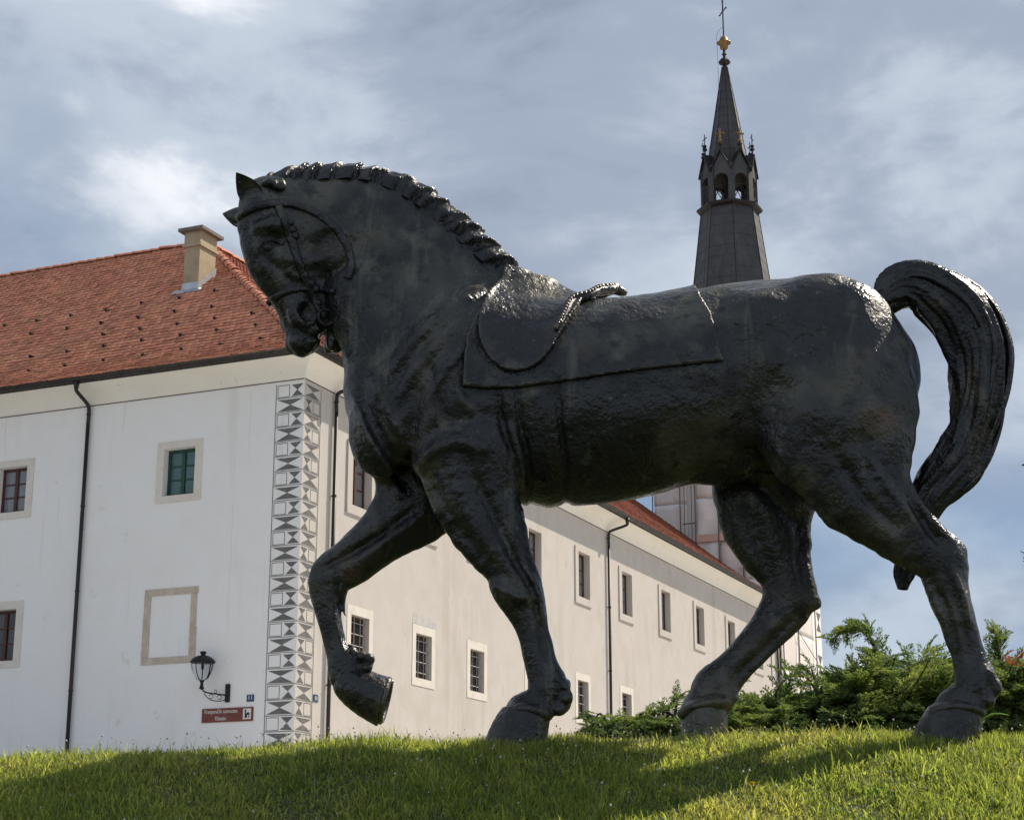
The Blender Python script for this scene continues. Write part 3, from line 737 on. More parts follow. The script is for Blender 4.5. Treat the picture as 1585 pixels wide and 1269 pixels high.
# spire: measured from the photograph as (row, half width in px)
def oct_r(hw, v): return hw * tpx(v) / math.cos(math.radians(7))
CT = M['copper']
def frustum_panels(v0, hw0, v1, hw1, rows, name='roof_panel'):
    for r in range(rows):
        fa, fb = r / rows, (r + 1) / rows
        za, zb = tz(v0) + (tz(v1) - tz(v0)) * fa, tz(v0) + (tz(v1) - tz(v0)) * fb
        ra, rb = oct_r(hw0, v0) + (oct_r(hw1, v1) - oct_r(hw0, v0)) * fa, oct_r(hw0, v0) + (oct_r(hw1, v1) - oct_r(hw0, v0)) * fb
        for k in range(8):
            mb = MB(); j = rng.uniform(0, .006)
            a0, a1 = toct(ra + .013 + j, za, k), toct(ra + .013 + j, za, k + 1); b0, b1 = toct(rb + .008, zb - .004, k), toct(rb + .008, zb - .004, k + 1)
            c0, c1 = toct(ra - .03, za, k), toct(ra - .03, za, k + 1)
            mb.add([a0, a1, b1, b0, c0, c1], [[0, 1, 2, 3], [0, 4, 5, 1]]); mb.build(name, CT, tower)
    for k in range(8):
        mb = MB(); mb.tube([toct(oct_r(hw0, v0) + .02, tz(v0), k), toct(oct_r(hw1, v1) + .02, tz(v1), k)], .022, 5); mb.build('seam_roll', M['coppertrim'], tower)
# flared foot hidden behind the horse
mb = MB()
sq = [c + A([0, 0, zb_top]) for c in cor]
ov = [tcn_ * A([1, 1, 0]) + (c - tcn_) * A([1, 1, 0]) * 1.05 + A([0, 0, zb_top - .2]) for c in cor]
ring = [toct(oct_r(66, 480), tz(480), k) for k in range(8)]
def near_c(P): return min(range(4), key=lambda q: np.linalg.norm((ov[q] - P)[:2]))
V = ov + ring; F = []
for k in range(8):
    a, b = near_c(ring[k]), near_c(ring[(k + 1) % 8])
    F.append([4 + k, 4 + (k + 1) % 8, a] if a == b else [4 + k, 4 + (k + 1) % 8, b, a])
mb.add(V, F); mb.build('spire_foot', CT, tower)
frustum_panels(480, 64, 328, 43, 9)
zg0, zg1, zg2 = tz(326), tz(277), tz(250)
R0 = oct_r(42, 320)
GOLD = sorted(range(8), key=lambda k: (toct(R0, 0, k) + toct(R0, 0, k + 1))[1])[:2]
mb = MB(); V = []
for (r, z) in ((R0 * .9, zg0 - .30), (R0 + .28, zg0 - .10), (R0 + .30, zg0 + .0), (R0 * .9, zg0 + .08)):
    V += [toct(r, z, k) for k in range(8)]
mb.add(V, [[i * 8 + k, i * 8 + (k + 1) % 8, (i + 1) * 8 + (k + 1) % 8, (i + 1) * 8 + k] for i in range(3) for k in range(8)] + [[24 + k for k in range(8)]]); mb.build('gallery_sill', M['coppertrim'], tower)
for k in range(8):
    mb = MB(); a = toct(R0, 0, k); d = (a - tcn_) * A([1, 1, 0]); d /= np.linalg.norm(d); t = A([-d[1], d[0], 0]); a = a * A([1, 1, 0])
    for s in (0,):
        w, q = .17, .16
        mb.hexa([a - t * w - d * q + [0, 0, zg0], a + t * w - d * q + [0, 0, zg0], a + t * w + d * .04 + [0, 0, zg0], a - t * w + d * .04 + [0, 0, zg0],
                 a - t * w - d * q + [0, 0, zg1 + .3], a + t * w - d * q + [0, 0, zg1 + .3], a + t * w + d * .04 + [0, 0, zg1 + .3], a - t * w + d * .04 + [0, 0, zg1 + .3]])
    mb.build('gallery_post', CT, tower)
    P, Q = toct(R0, 0, k) * A([1, 1, 0]), toct(R0, 0, k + 1) * A([1, 1, 0]); mid = (P + Q) / 2
    nn = (mid - tcn_) * A([1, 1, 0]); nn /= np.linalg.norm(nn); tt = (Q - P) / np.linalg.norm(Q - P); hw = np.linalg.norm(Q - P) / 2
    # arched gable: outline minus arch opening
    zsp = zg1 - .55; ra = hw * .66
    arch = [mid + tt * ra * math.cos(x) + A([0, 0, zsp + ra * 1.05 * math.sin(x)]) for x in np.linspace(0, math.pi, 11)]
    outl = [mid + tt * (hw * 1.12) + A([0, 0, zsp])] + [mid + tt * (hw * 1.12) * (1 - 2 * q) + A([0, 0, 0]) for q in ()]
    outer = []
    for x in np.linspace(0, math.pi, 11):
        c = math.cos(x); xx = hw * 1.0 * c
        outer.append(mid + tt * xx + A([0, 0, zg1 + .0 + (zg2 - zg1) * (1 - abs(c))]))
    mb = MB(); n = 11
    V = [p + nn * .04 for p in arch] + [p + nn * .04 for p in outer] + [p - nn * .14 for p in arch] + [p - nn * .14 for p in outer]
    F = []
    for q in range(n - 1):
        F += [[q, n + q, n + q + 1, q + 1], [2 * n + q, 2 * n + q + 1, 3 * n + q + 1, 3 * n + q], [q, q + 1, 2 * n + q + 1, 2 * n + q]]
    mb.add(V, F); mb.build('arched_gable', CT, tower)
    # small gable roof
    mb = MB(); e = .14
    ap0, ap1 = mid + nn * e + [0, 0, zg2 + .06], mid - nn * 1.2 + [0, 0, zg2 + .06]
    for sgn in (-1, 1):
        b0, b1 = mid + tt * sgn * hw * 1.10 + nn * e + [0, 0, zg1 - .06], mid + tt * sgn * hw * .9 - nn * .7 + [0, 0, zg1 + .05]
        mb.hexa([b0, b1, ap1, ap0, b0 + A([0, 0, .1]), b1 + A([0, 0, .1]), ap1 + A([0, 0, .1]), ap0 + A([0, 0, .1])])
    mb.build('gable_roof', M['coppertrim'], tower)
    # railing
    mb = MB()
    for (x0, y0, x1, y1) in ((-1, 0, 1, 0), (-1, 1, 1, 1), (-1, 0, 0, 1), (0, 1, 1, 0), (-1, 1, 0, 0), (0, 0, 1, 1), (0, 0, 0, 1)):
        mb.tube([mid + tt * hw * .8 * x0 + [0, 0, zg0 + .12 + y0 * .85], mid + tt * hw * .8 * x1 + [0, 0, zg0 + .12 + y1 * .85]], .022, 4)
    mb.build('railing', M['coppertrim'], tower)
    # finial with cross
    b = ap0 - nn * .12; mb = MB()
    mb.lathe(b, [(.05, 0), (.04, .25), (.11, .32), (.13, .38), (.04, .46), (.03, .5)], 8)
    f_ = mb.build('gable_finial', M['coppertrim'] if k % 2 else M['coppertrim'], tower)
    gold = k in GOLD
    mb = MB()
    mb.tube([b + [0, 0, .45], b + [0, 0, 1.2]], .05 if gold else .025, 5); mb.tube([b + tt * .24 + [0, 0, .95], b - tt * .24 + [0, 0, .95]], .05 if gold else .025, 5)
    mb.lathe(b, [(.0, .44), (.1, .5), (.1, .58), (.0, .66)], 6); mb.build('cross', M['gold'] if gold else M['iron'], f_)
# dark timber inside the lantern and upper spire
mb = MB(); mb.lathe(tcn_ * A([1, 1, 0]), [(.09, zg0), (.09, zg2)], 8); mb.build('king_post', M['coppertrim'], tower)
mb = MB(); mb.add([toct(R0 * .97, zg1 - .1, k) for k in range(8)], [list(range(8))]); mb.build('gallery_ceiling', M['coppertrim'], tower)
frustum_panels(268, 33, 104, 3.6, 12)
zt = tz(104); u = tpx(80); cA = tcn_ * A([1, 1, 0])
mb = MB(); mb.lathe(cA, [(4 * u, zt - .1), (2.5 * u, zt + 2.2 * u), (9 * u, zt + 6 * u), (9.4 * u, zt + 8.5 * u), (6 * u, zt + 13 * u), (2.2 * u, zt + 14 * u), (2.2 * u, zt + 19 * u), (4 * u, zt + 21 * u), (2 * u, zt + 24 * u), (2 * u, zt + 29 * u)], 8); mb.build('spire_knob', M['coppertrim'], tower)
mb = MB(); mb.lathe(cA, [(2 * u, zt + 28.5 * u), (6 * u, zt + 31 * u), (6.4 * u, zt + 38 * u), (11 * u, zt + 40 * u), (11 * u, zt + 41 * u), (7 * u, zt + 43 * u), (6 * u, zt + 48 * u), (3 * u, zt + 51.5 * u), (1.2 * u, zt + 52 * u)], 14); mb.build('gilded_orb', M['gold'], tower, True)
mb = MB(); top = zt + 52 * u
mb.tube([cA + [0, 0, top - .05], cA + [0, 0, top + 62 * u]], 1.1 * u, 6)
ang = YAW; cd = A([math.cos(-YAW - .9), math.sin(-YAW - .9), 0])
za = top + 42 * u
mb.tube([cA + cd * 13 * u + [0, 0, za], cA - cd * 13 * u + [0, 0, za]], .8 * u, 6)
for e in (cA + cd * 13 * u + A([0, 0, za]), cA - cd * 13 * u + A([0, 0, za]), cA + A([0, 0, top + 60 * u])): mb.lathe(e - A([0, 0, 1.6 * u]), [(.2 * u, 0), (1.8 * u, 1.6 * u), (.2 * u, 3.2 * u)], 6)
mb.tube([cA + cd * 2 * u + [0, 0, za + 2.5 * u], cA + cd * 11 * u + [0, 0, za + 2.0 * u]], .35 * u, 4); mb.tube([cA - cd * 2 * u + [0, 0, za + 2.5 * u], cA - cd * 11 * u + [0, 0, za + 2.0 * u]], .35 * u, 4)
mb.build('spire_cross', M['iron'], tower)
mb = MB(); wpts = [cA + A([-1 * u, 0, top + 16 * u]), cA + A([-8 * u, 0, top + 9 * u]), cA + A([-11 * u, 0, top]), cA + A([-10 * u, 0, zt - 5 * u])] + [toct(oct_r(h, v) + .2, tz(v), 5) for (h, v) in ((10, 140), (24, 215), (44, 255), (44, 330), (64, 470))]
mb.tube(wpts, .25 * u, 4); mb.build('lightning_wire', M['iron'], tower)
# ================================================================== HORSE STATUE (distance field -> mesh)
VOX = 0.0115
class Field:
    def __init__(s, lo, hi, h):
        s.h = h; s.lo = A(lo, float); s.n = np.ceil((A(hi, float) - s.lo) / h).astype(int) + 1
        s.F = np.full(s.n, 1.0, np.float32)
        s.ax = [(s.lo[k] + h * np.arange(s.n[k])).astype(np.float32) for k in range(3)]
    def sub(s, lo, hi):
        a = np.clip(np.floor((A(lo) - s.lo) / s.h).astype(int), 0, s.n); b = np.clip(np.ceil((A(hi) - s.lo) / s.h).astype(int) + 1, 0, s.n)
        sl = tuple(slice(int(a[k]), int(b[k])) for k in range(3))
        X = s.ax[0][sl[0]][:, None, None]; Y = s.ax[1][sl[1]][None, :, None]; Z = s.ax[2][sl[2]][None, None, :]
        return sl, X, Y, Z
    def union(s, sl, d, k):
        f = s.F[sl]
        if k > 0:
            h = np.maximum(k - np.abs(f - d), 0) / k; s.F[sl] = np.minimum(f, d) - h * h * (k * .25)
        else: s.F[sl] = np.minimum(f, d)
    def carve(s, sl, d, k):
        f = s.F[sl]; d = -d
        h = np.maximum(k - np.abs(f - d), 0) / k; s.F[sl] = np.maximum(f, d) + h * h * (k * .25)
    def mesh(s, smooth=1):
        F = s.F; ins = F < 0; h = s.h
        nx, ny, nz = F.shape
        cnt = np.zeros((nx - 1, ny - 1, nz - 1), np.int8)
        for i in (0, 1):
            for j in (0, 1):
                for k in (0, 1): cnt += ins[i:nx - 1 + i, j:ny - 1 + j, k:nz - 1 + k]
        act = np.argwhere((cnt > 0) & (cnt < 8)); m = len(act)
        idx = np.full(cnt.shape, -1, np.int32); idx[act[:, 0], act[:, 1], act[:, 2]] = np.arange(m)
        pos = np.zeros((m, 3)); num = np.zeros(m)
        C8 = [(i, j, k) for i in (0, 1) for j in (0, 1) for k in (0, 1)]
        val = {c: F[act[:, 0] + c[0], act[:, 1] + c[1], act[:, 2] + c[2]].astype(float) for c in C8}
        for c in C8:
            for ax in range(3):
                if c[ax]: continue
                e = list(c); e[ax] = 1; e = tuple(e); a, b = val[c], val[e]
                ok = (a < 0) != (b < 0); t = np.where(ok, a / np.where(ok, a - b, 1), 0)
                p = np.tile(A(c, float), (m, 1)); p[:, ax] = t
                pos[ok] += p[ok]; num[ok] += 1
        V = s.lo + h * (act + pos / num[:, None])
        Q = []
        for ax in range(3):
            a1, a2 = (ax + 1) % 3, (ax + 2) % 3
            sa = [slice(None)] * 3; sb = [slice(None)] * 3; sa[ax] = slice(0, -1); sb[ax] = slice(1, None)
            ch = ins[tuple(sa)] != ins[tuple(sb)]
            E = np.argwhere(ch)
            E = E[(E[:, a1] > 0) & (E[:, a2] > 0) & (E[:, a1] < F.shape[a1] - 1) & (E[:, a2] < F.shape[a2] - 1)]
            flip = ins[tuple(sa)][E[:, 0], E[:, 1], E[:, 2]]
            q = []
            for (d1, d2) in ((-1, -1), (0, -1), (0, 0), (-1, 0)):
                e = E.copy(); e[:, a1] += d1; e[:, a2] += d2; q.append(idx[e[:, 0], e[:, 1], e[:, 2]])
            q = np.stack(q, 1); q[~flip] = q[~flip][:, ::-1]; Q.append(q)
        Q = np.concatenate(Q)
        for _ in range(smooth):
            acc = np.zeros_like(V); c = np.zeros(m)
            for a in range(4):
                b = (a + 1) % 4
                for (x, y) in ((a, b), (b, a)):
                    for k in range(3): acc[:, k] += np.bincount(Q[:, x], weights=V[Q[:, y], k], minlength=m)
                    c += np.bincount(Q[:, x], minlength=m)
            V = V * .5 + .5 * acc / np.maximum(c, 1)[:, None]
        return V, Q
YL = A([0, 1., 0])
def tube_d(X, Y, Z, P, rn, rl, lat):
    D = None
    for i in range(len(P) - 1):
        a, b = P[i], P[i + 1]; t = b - a; ln = np.linalg.norm(t); t = t / ln
        l = lat - t * (lat @ t); l = l / np.linalg.norm(l); n = np.cross(t, l)
        x, y, z = X - a[0], Y - a[1], Z - a[2]
        s = x * t[0] + y * t[1] + z * t[2]; sc = np.clip(s, 0, ln); e = s - sc; w = sc / ln
        qn = x * n[0] + y * n[1] + z * n[2]; ql = x * l[0] + y * l[1] + z * l[2]
        r1 = rn[i] + (rn[i + 1] - rn[i]) * w; r2 = rl[i] + (rl[i + 1] - rl[i]) * w
        q2 = (e * e + qn * qn) / (r1 * r1); l2 = ql * ql / (r2 * r2)
        k0 = np.sqrt(q2 + l2); k1 = np.sqrt(q2 / (r1 * r1) + l2 / (r2 * r2)) + 1e-6
        d = k0 * (k0 - 1) / k1
        D = d if D is None else np.minimum(D, d)
    return D.astype(np.float32)
def add_tube(fl, S, k, lat=YL, sub=3, pf=pt, cut=None):
    Q = []
    for (u, v, dep, r, rl) in S:
        p = pf(u, v, dep); Q.append([*p, r * pxm(p), rl])
    Q = catmull(Q, sub); P = Q[:, :3]; rn = Q[:, 3]; rl = Q[:, 4]
    m = max(rn.max(), rl.max()) + .06 + k
    sl, X, Y, Z = fl.sub(P.min(0) - m, P.max(0) + m)
    d = tube_d(X, Y, Z, P, rn, rl, lat)
    if cut is not None:
        for (c0, cn) in cut: d = np.maximum(d, ((X - c0[0]) * cn[0] + (Y - c0[1]) * cn[1] + (Z - c0[2]) * cn[2]).astype(np.float32))
    fl.union(sl, d, k)
def ell_d(X, Y, Z, c, R3, rad):
    x, y, z = X - c[0], Y - c[1], Z - c[2]; q = [(x * a[0] + y * a[1] + z * a[2]) / r for a, r in zip(R3, rad)]
    k0 = np.sqrt(q[0] ** 2 + q[1] ** 2 + q[2] ** 2); k1 = np.sqrt((q[0] / rad[0]) ** 2 + (q[1] / rad[1]) ** 2 + (q[2] / rad[2]) ** 2) + 1e-6
    return (k0 * (k0 - 1) / k1).astype(np.float32)
def ell(fl, u, v, dep, ru, rv, rd, k=.08, ang=0., op='u', pf=pt, lat=YL):
    c = pf(u, v, dep); s = pxm(c); ca, sa = math.cos(math.radians(ang)), math.sin(math.radians(ang))
    e1 = np.cross(lat, A([0, 0, 1.])); e1 /= np.linalg.norm(e1); e1 = e1 if e1[0] > 0 else -e1
    zz_ = A([0, 0, 1.]); a1 = e1 * ca - zz_ * sa; a2 = zz_ * ca + e1 * sa    # ang clockwise in the picture
    rad = (ru * s, rv * s, rd); m = max(rad) + .05 + k
    sl, X, Y, Z = fl.sub(c - m, c + m); d = ell_d(X, Y, Z, c, (a1, a2, lat), rad)
    (fl.union if op == 'u' else fl.carve)(sl, d, k)
def stroke(fl, pts, dep, w, amp, side=0, pf=pt):
    amp = amp * 2.3
    """relief along a line: amp > 0 carves, < 0 raises; side -1 near only, 1 far only, 0 both"""
    P = A([pf(u, v, dep) for u, v in pts]); P = catmull(P, 4); s = pxm(P[0]); ww = w * s
    m = 3 * ww; lo = P.min(0) - m; hi = P.max(0) + m; lo[1] = DH - .8 if side <= 0 else DH; hi[1] = DH + .8 if side >= 0 else DH
    sl, X, Y, Z = fl.sub(lo, hi); D = None
    X2, Z2 = X[:, :, 0], Z[0, 0, :][None, :]; n = len(P)
    for i in range(n - 1):
        a, b = P[i][[0, 2]], P[i + 1][[0, 2]]; t = b - a; q = (t @ t) + 1e-9
        w_ = np.clip(((X2 - a[0]) * t[0] + (Z2 - a[1]) * t[1]) / q, 0, 1)
        f = (i + .5) / (n - 1); fade = math.sin(math.pi * min(max(f, .03), .97)) ** .5
        d = np.exp(-(((X2 - a[0] - w_ * t[0]) ** 2 + (Z2 - a[1] - w_ * t[1]) ** 2)) / (ww * ww)) * fade
        D = d if D is None else np.maximum(D, d)
    fl.F[sl] += (amp * D[:, None, :]).astype(np.float32)

# head frame: turned a little towards the viewer
TH = math.radians(21)
LATH = A([math.sin(TH), -math.cos(TH), 0.])          # near side of the head
H0 = pt(430, 315, -.02)
def hpt(u, v, lat=0.0):
    d = ray(u, v); p = d * (float(H0 @ LATH) / float(d @ LATH)); return p + LATH * lat

lo, hi = pt(338, 1148, -.62), pt(1470, 245, .62)
xs_ = [pt(338, 600, -.6)[0], pt(338, 600, .6)[0]]; xe_ = [pt(1560, 600, .6)[0]]
FB = Field((min(xs_) - .05, DH - .68, .72), (max(xe_) + .02, DH + .68, pt(600, 250, .0)[2] + .05), VOX)
# --- trunk
TRUNK = [(640, 610, 0, 96, .30), (700, 607, 0, 142, .375), (770, 617, 0, 162, .42), (850, 628, 0, 156, .46), (950, 622, 0, 156, .475), (1050, 603, 0, 148, .465), (1130, 585, 0, 147, .45), (1205, 578, 0, 148, .44), (1275, 575, 0, 134, .42), (1326, 580, 0, 98, .33)]
add_tube(FB, TRUNK, 0, sub=3)
# --- neck
add_tube(FB, [(440, 322, 0, 42, .11), (490, 338, 0, 56, .13), (548, 352, 0, 72, .155), (596, 405, 0, 100, .19), (640, 478, 0, 128, .245), (690, 560, 0, 138, .31)], .16, sub=3)
add_tube(FB, [(455, 296, 0, 20, .05), (510, 292, 0, 18, .06), (565, 298, 0, 22, .07), (620, 322, 0, 26, .08), (680, 368, 0, 30, .09), (740, 418, 0, 36, .10), (800, 458, 0, 34, .09), (850, 492, 0, 30, .07)], .10)
# --- shoulders, chest, haunches
for s in (-1, 1):
    ell(FB, 600, 655, .15 * s, 58, 86, .17, .10, 12)
    ell(FB, 690, 590, .27 * s, 66, 130, .15, .12, 18)
    ell(FB, 735, 690, .27 * s, 74, 78, .15, .10)
    ell(FB, 1308, 590, .24 * s, 98, 165, .22, .12, -6)
    ell(FB, 1235, 690, .27 * s, 66, 84, .17, .12, -30)
    ell(FB, 1180, 500, .27 * s, 70, 40, .12, .14, -8)
    ell(FB, 1290, 480, .18 * s, 80, 45, .16, .12, 14)
ell(FB, 800, 470, 0, 75, 28, .10, .12, 18)
ell(FB, 1140, 727, 0, 62, 20, .11, .07, -8)
ell(FB, 580, 600, 0, 40, 60, .16, .10, 8)
# --- legs  (u, v, depth, r px, half thickness m)
NF, FF, NH, FH = -.26, .25, -.29, .29
add_tube(FB, [(722, 690, NF, 78, .14), (732, 760, NF, 70, .135), (763, 830, NF, 55, .115), (788, 878, NF, 40, .10), (800, 908, NF, 39, .10), (815, 945, NF, 31, .082), (827, 985, NF, 25.5, .07), (838, 1030, NF, 25, .068), (850, 1066, NF, 31, .085), (836, 1088, NF, 28, .085), (816, 1104, NF, 33, .10)], .09)
ell(FB, 868, 1088, NF, 17, 18, .06, .03, 20)
add_tube(FB, [(668, 735, FF, 86, .14), (640, 785, FF, 62, .125), (595, 826, FF, 45, .105), (548, 866, FF, 38, .095), (514, 890, FF, 34, .093), (509, 925, FF, 28, .08), (516, 968, FF, 22, .066), (524, 1002, FF, 21, .064), (537, 1033, FF, 29, .08), (541, 1052, FF, 28, .08), (555, 1064, FF, 31, .085)], .08)
ell(FB, 563, 1026, FF, 13, 14, .05, .025)
add_tube(FB, [(1310, 640, NH, 112, .19), (1322, 735, NH, 86, .165), (1372, 798, NH, 60, .135), (1425, 843, NH, 46, .105), (1456, 868, NH, 42, .098), (1464, 905, NH, 35, .085), (1481, 958, NH, 28.5, .074), (1497, 1010, NH, 27, .072), (1510, 1053, NH, 33, .088), (1498, 1078, NH, 29, .086), (1484, 1096, NH, 36, .10)], .09)
ell(FB, 1474, 846, NH, 22, 15, .05, .03, 35)
ell(FB, 1530, 1064, NH, 18, 20, .06, .03, 20)
add_tube(FB, [(1208, 690, FH, 96, .17), (1184, 762, FH, 82, .15), (1191, 830, FH, 63, .12), (1214, 885, FH, 44, .10), (1222, 925, FH, 42, .098), (1202, 960, FH, 35, .085), (1168, 1000, FH, 29, .074), (1132, 1036, FH, 29, .074), (1106, 1064, FH, 35, .09), (1098, 1082, FH, 33, .088), (1092, 1096, FH, 37, .10)], .09)
ell(FB, 1252, 928, FH, 22, 14, .05, .03, 30)
HOOVES = []
for S, W_ in (([(822, 1100, NF, 30, .105), (815, 1108, NF, 37, .125), (806, 1128, NF, 43, .14), (800, 1150, NF, 48, .15), (798, 1162, NF, 50, .15)], [(786, 1104), (800, 1098), (818, 1097), (838, 1102), (848, 1108)]),
          ([(1488, 1098, NH, 35, .11), (1480, 1106, NH, 41, .125), (1472, 1125, NH, 46, .14), (1464, 1148, NH, 50, .15), (1461, 1162, NH, 52, .15)], [(1446, 1100), (1462, 1095), (1485, 1094), (1508, 1098), (1519, 1104)]),
          ([(1093, 1092, FH, 36, .11), (1090, 1102, FH, 37, .125), (1090, 1122, FH, 37, .135), (1091, 1145, FH, 37, .14), (1091, 1160, FH, 37, .14)], [(1056, 1104), (1070, 1094), (1095, 1088), (1118, 1086), (1128, 1092)])):
    HOOVES.append(S)
    for sd_ in (-1, 1): add_tube(FB, [(cu_, cv_, S[0][2] + (.02 + .085 * math.sin(math.pi * (k_ + .5) / 5)) * sd_, 7 + rng.uniform(-1, 2), .03) for k_, (cu_, cv_) in enumerate(W_)], .035)      # rough hair line over the hoof wall
for (u_, v_, d_, a_, b_) in ((858, 1052, NF, 12, 12), (874, 1062, NF, 10, 13), (876, 1080, NF, 11, 14), (866, 1098, NF, 12, 10), (842, 1064, NF, 14, 12), (1530, 1046, NH, 12, 15), (1540, 1062, NH, 10, 14), (1528, 1084, NH, 11, 13), (1520, 1040, NH, 9, 14), (1508, 1060, NH, 16, 14),
                             (572, 1020, FF, 9, 10), (560, 1016, FF, 9, 8), (568, 1034, FF, 10, 8), (548, 1046, FF, 12, 9), (1130, 1078, FH, 12, 12), (1086, 1068, FH, 16, 12)):
    for sd_ in (-1, 1): ell(FB, u_, v_, d_ + .045 * sd_, a_, b_, .04, .016, rng.uniform(-30, 30))
# --- head
hl = LATH
def ht(S, k, sub=3): add_tube(FB, S, k, lat=hl, sub=sub, pf=hpt)
ht([(420, 322, 0, 52, .13), (436, 355, 0, 68, .155), (449, 395, 0, 72, .150), (461, 432, 0, 58, .125), (471, 468, 0, 46, .105), (476, 496, 0, 40, .10), (474, 518, 0, 30, .09)], .06)
for s in (-1, 1):
    def he(u, v, lt_, a, b, c, k=.02, ang=0, op='u'): ell(FB, u, v, lt_ * s, a, b, c, k, ang, op, hpt, hl)
    he(502, 390, .088, 46, 56, .078, .045, -20)       # cheek
    he(415, 363, .125, 28, 13, .052, .045, -8)       # brow
    he(404, 332, .085, 24, 18, .055, .03)
    he(418, 383, .170, 21, 13, .052, .014, -12, 'c')  # eye socket
    he(440, 412, .105, 40, 10, .035, .03, 24)         # face crest
    he(464, 492, .080, 25, 27, .048, .02, -15)        # nostril wing
    he(466, 491, .128, 14, 18, .060, .010, -15, 'c')
    he(448, 470, .075, 14, 20, .03, .03, -10)
    he(484, 516, .070, 11, 14, .032, .014, -20); he(478, 532, .055, 10, 9, .035, .014); he(455, 532, .04, 12, 14, .045, .016)
    he(523, 506, .050, 12, 18, .035, .012, -10); he(528, 528, .035, 10, 15, .035, .010, -15); he(511, 534, .03, 8, 12, .03, .010)
    he(508, 478, .075, 14, 12, .03, .014); he(520, 466, .07, 12, 14, .03, .014)
ht([(464, 512, 0, 20, .085), (465, 530, 0, 19, .08), (467, 541, 0, 12, .06)], .025)                   # upper lip
ht([(500, 470, 0, 30, .07), (511, 500, 0, 22, .06), (518, 522, 0, 18, .055), (521, 536, 0, 12, .045)], .02)   # lower jaw and lip
ell(FB, 497, 535, 0, 5, 26, .2, .012, 8, op='c', pf=hpt, lat=hl)
# --- relief: folds, muscles, tendons, girths
def st(pts, w, amp, dep=-.36, side=0): stroke(FB, pts, dep, w, amp, side)
st([(560, 640), (620, 560), (690, 490), (745, 450)], 16, -.010, -.25)
st([(590, 625), (640, 560), (700, 500), (735, 470)], 9, .008, -.28)
st([(610, 645), (660, 575), (712, 520)], 8, .008); st([(645, 640), (690, 580), (715, 545)], 8, -.009)
st([(630, 700), (640, 650), (655, 600)], 14, .018); st([(560, 600), (575, 650), (600, 700), (625, 735)], 12, .018, -.2)
st([(655, 690), (690, 662), (740, 648), (790, 660)], 16, .014); st([(650, 712), (700, 690), (760, 702)], 15, -.016)
st([(770, 610), (778, 660), (800, 720), (812, 775)], 6, .012); st([(800, 605), (806, 660), (816, 700), (826, 780)], 6, .010); st([(862, 600), (866, 650), (874, 700), (884, 780)], 6, .013)
st([(785, 605), (795, 680), (815, 778)], 10, -.008); st([(835, 605), (842, 680), (856, 780)], 14, -.009)
st([(1130, 470), (1145, 560), (1160, 640), (1185, 700)], 26, .020, -.42); st([(1185, 705), (1225, 745), (1275, 795)], 9, .022, -.4)
st([(1200, 720), (1240, 762), (1290, 805)], 9, -.012, -.4)
st([(1385, 520), (1370, 600), (1345, 690), (1360, 760)], 22, .012); st([(1290, 470), (1270, 540), (1255, 620)], 24, .010)
st([(1350, 640), (1290, 660), (1235, 650)], 28, -.012); st([(1180, 560), (1230, 590), (1250, 640)], 26, -.010)
st([(1405, 770), (1430, 810), (1455, 840)], 7, .014, NH - .1, -1); st([(1422, 770), (1448, 806), (1478, 838)], 6, -.010, NH - .1, -1)
st([(1440, 890), (1470, 950), (1490, 1030)], 6, .012, NH - .07, -1); st([(1472, 880), (1490, 920), (1500, 965)], 6, -.012, NH - .07, -1); st([(1470, 905), (1498, 990), (1508, 1040)], 5, .008, NH - .07, -1)
st([(790, 860), (818, 905), (832, 950), (846, 1040)], 6, .012, NF - .07, -1); st([(815, 880), (836, 920), (838, 960)], 5, -.010, NF - .07, -1); st([(762, 905), (800, 925), (830, 922)], 8, -.010, NF - .08, -1)
st([(700, 720), (725, 800), (770, 870)], 16, -.012, NF - .12, -1); st([(735, 740), (775, 820), (805, 880)], 8, .014, NF - .12, -1); st([(690, 800), (740, 850), (780, 895)], 10, .008, NF - .12, -1)
st([(640, 790), (585, 830), (530, 862), (498, 880)], 7, .016, FF - .1, 0); st([(655, 800), (590, 845), (545, 880)], 10, -.012, FF - .1, 0); st([(520, 905), (528, 960), (540, 1010)], 5, .013, FF - .07, 0)
st([(1160, 790), (1180, 850), (1200, 900)], 12, .012, FH - .12, 1); st([(1240, 800), (1238, 860), (1245, 910)], 7, .012, FH - .1, 1); st([(1235, 950), (1180, 1005), (1135, 1050)], 7, .012, FH - .07, 1)
st([(560, 470), (600, 520), (640, 540)], 30, -.006, -.25); st([(620, 400), (660, 450), (700, 470)], 26, .005, -.25); st([(575, 420), (600, 470), (610, 540)], 22, .006, -.22)
st([(900, 640), (980, 650), (1060, 640)], 40, -.006, -.45); st([(940, 720), (1030, 705), (1090, 680)], 26, .005, -.42)
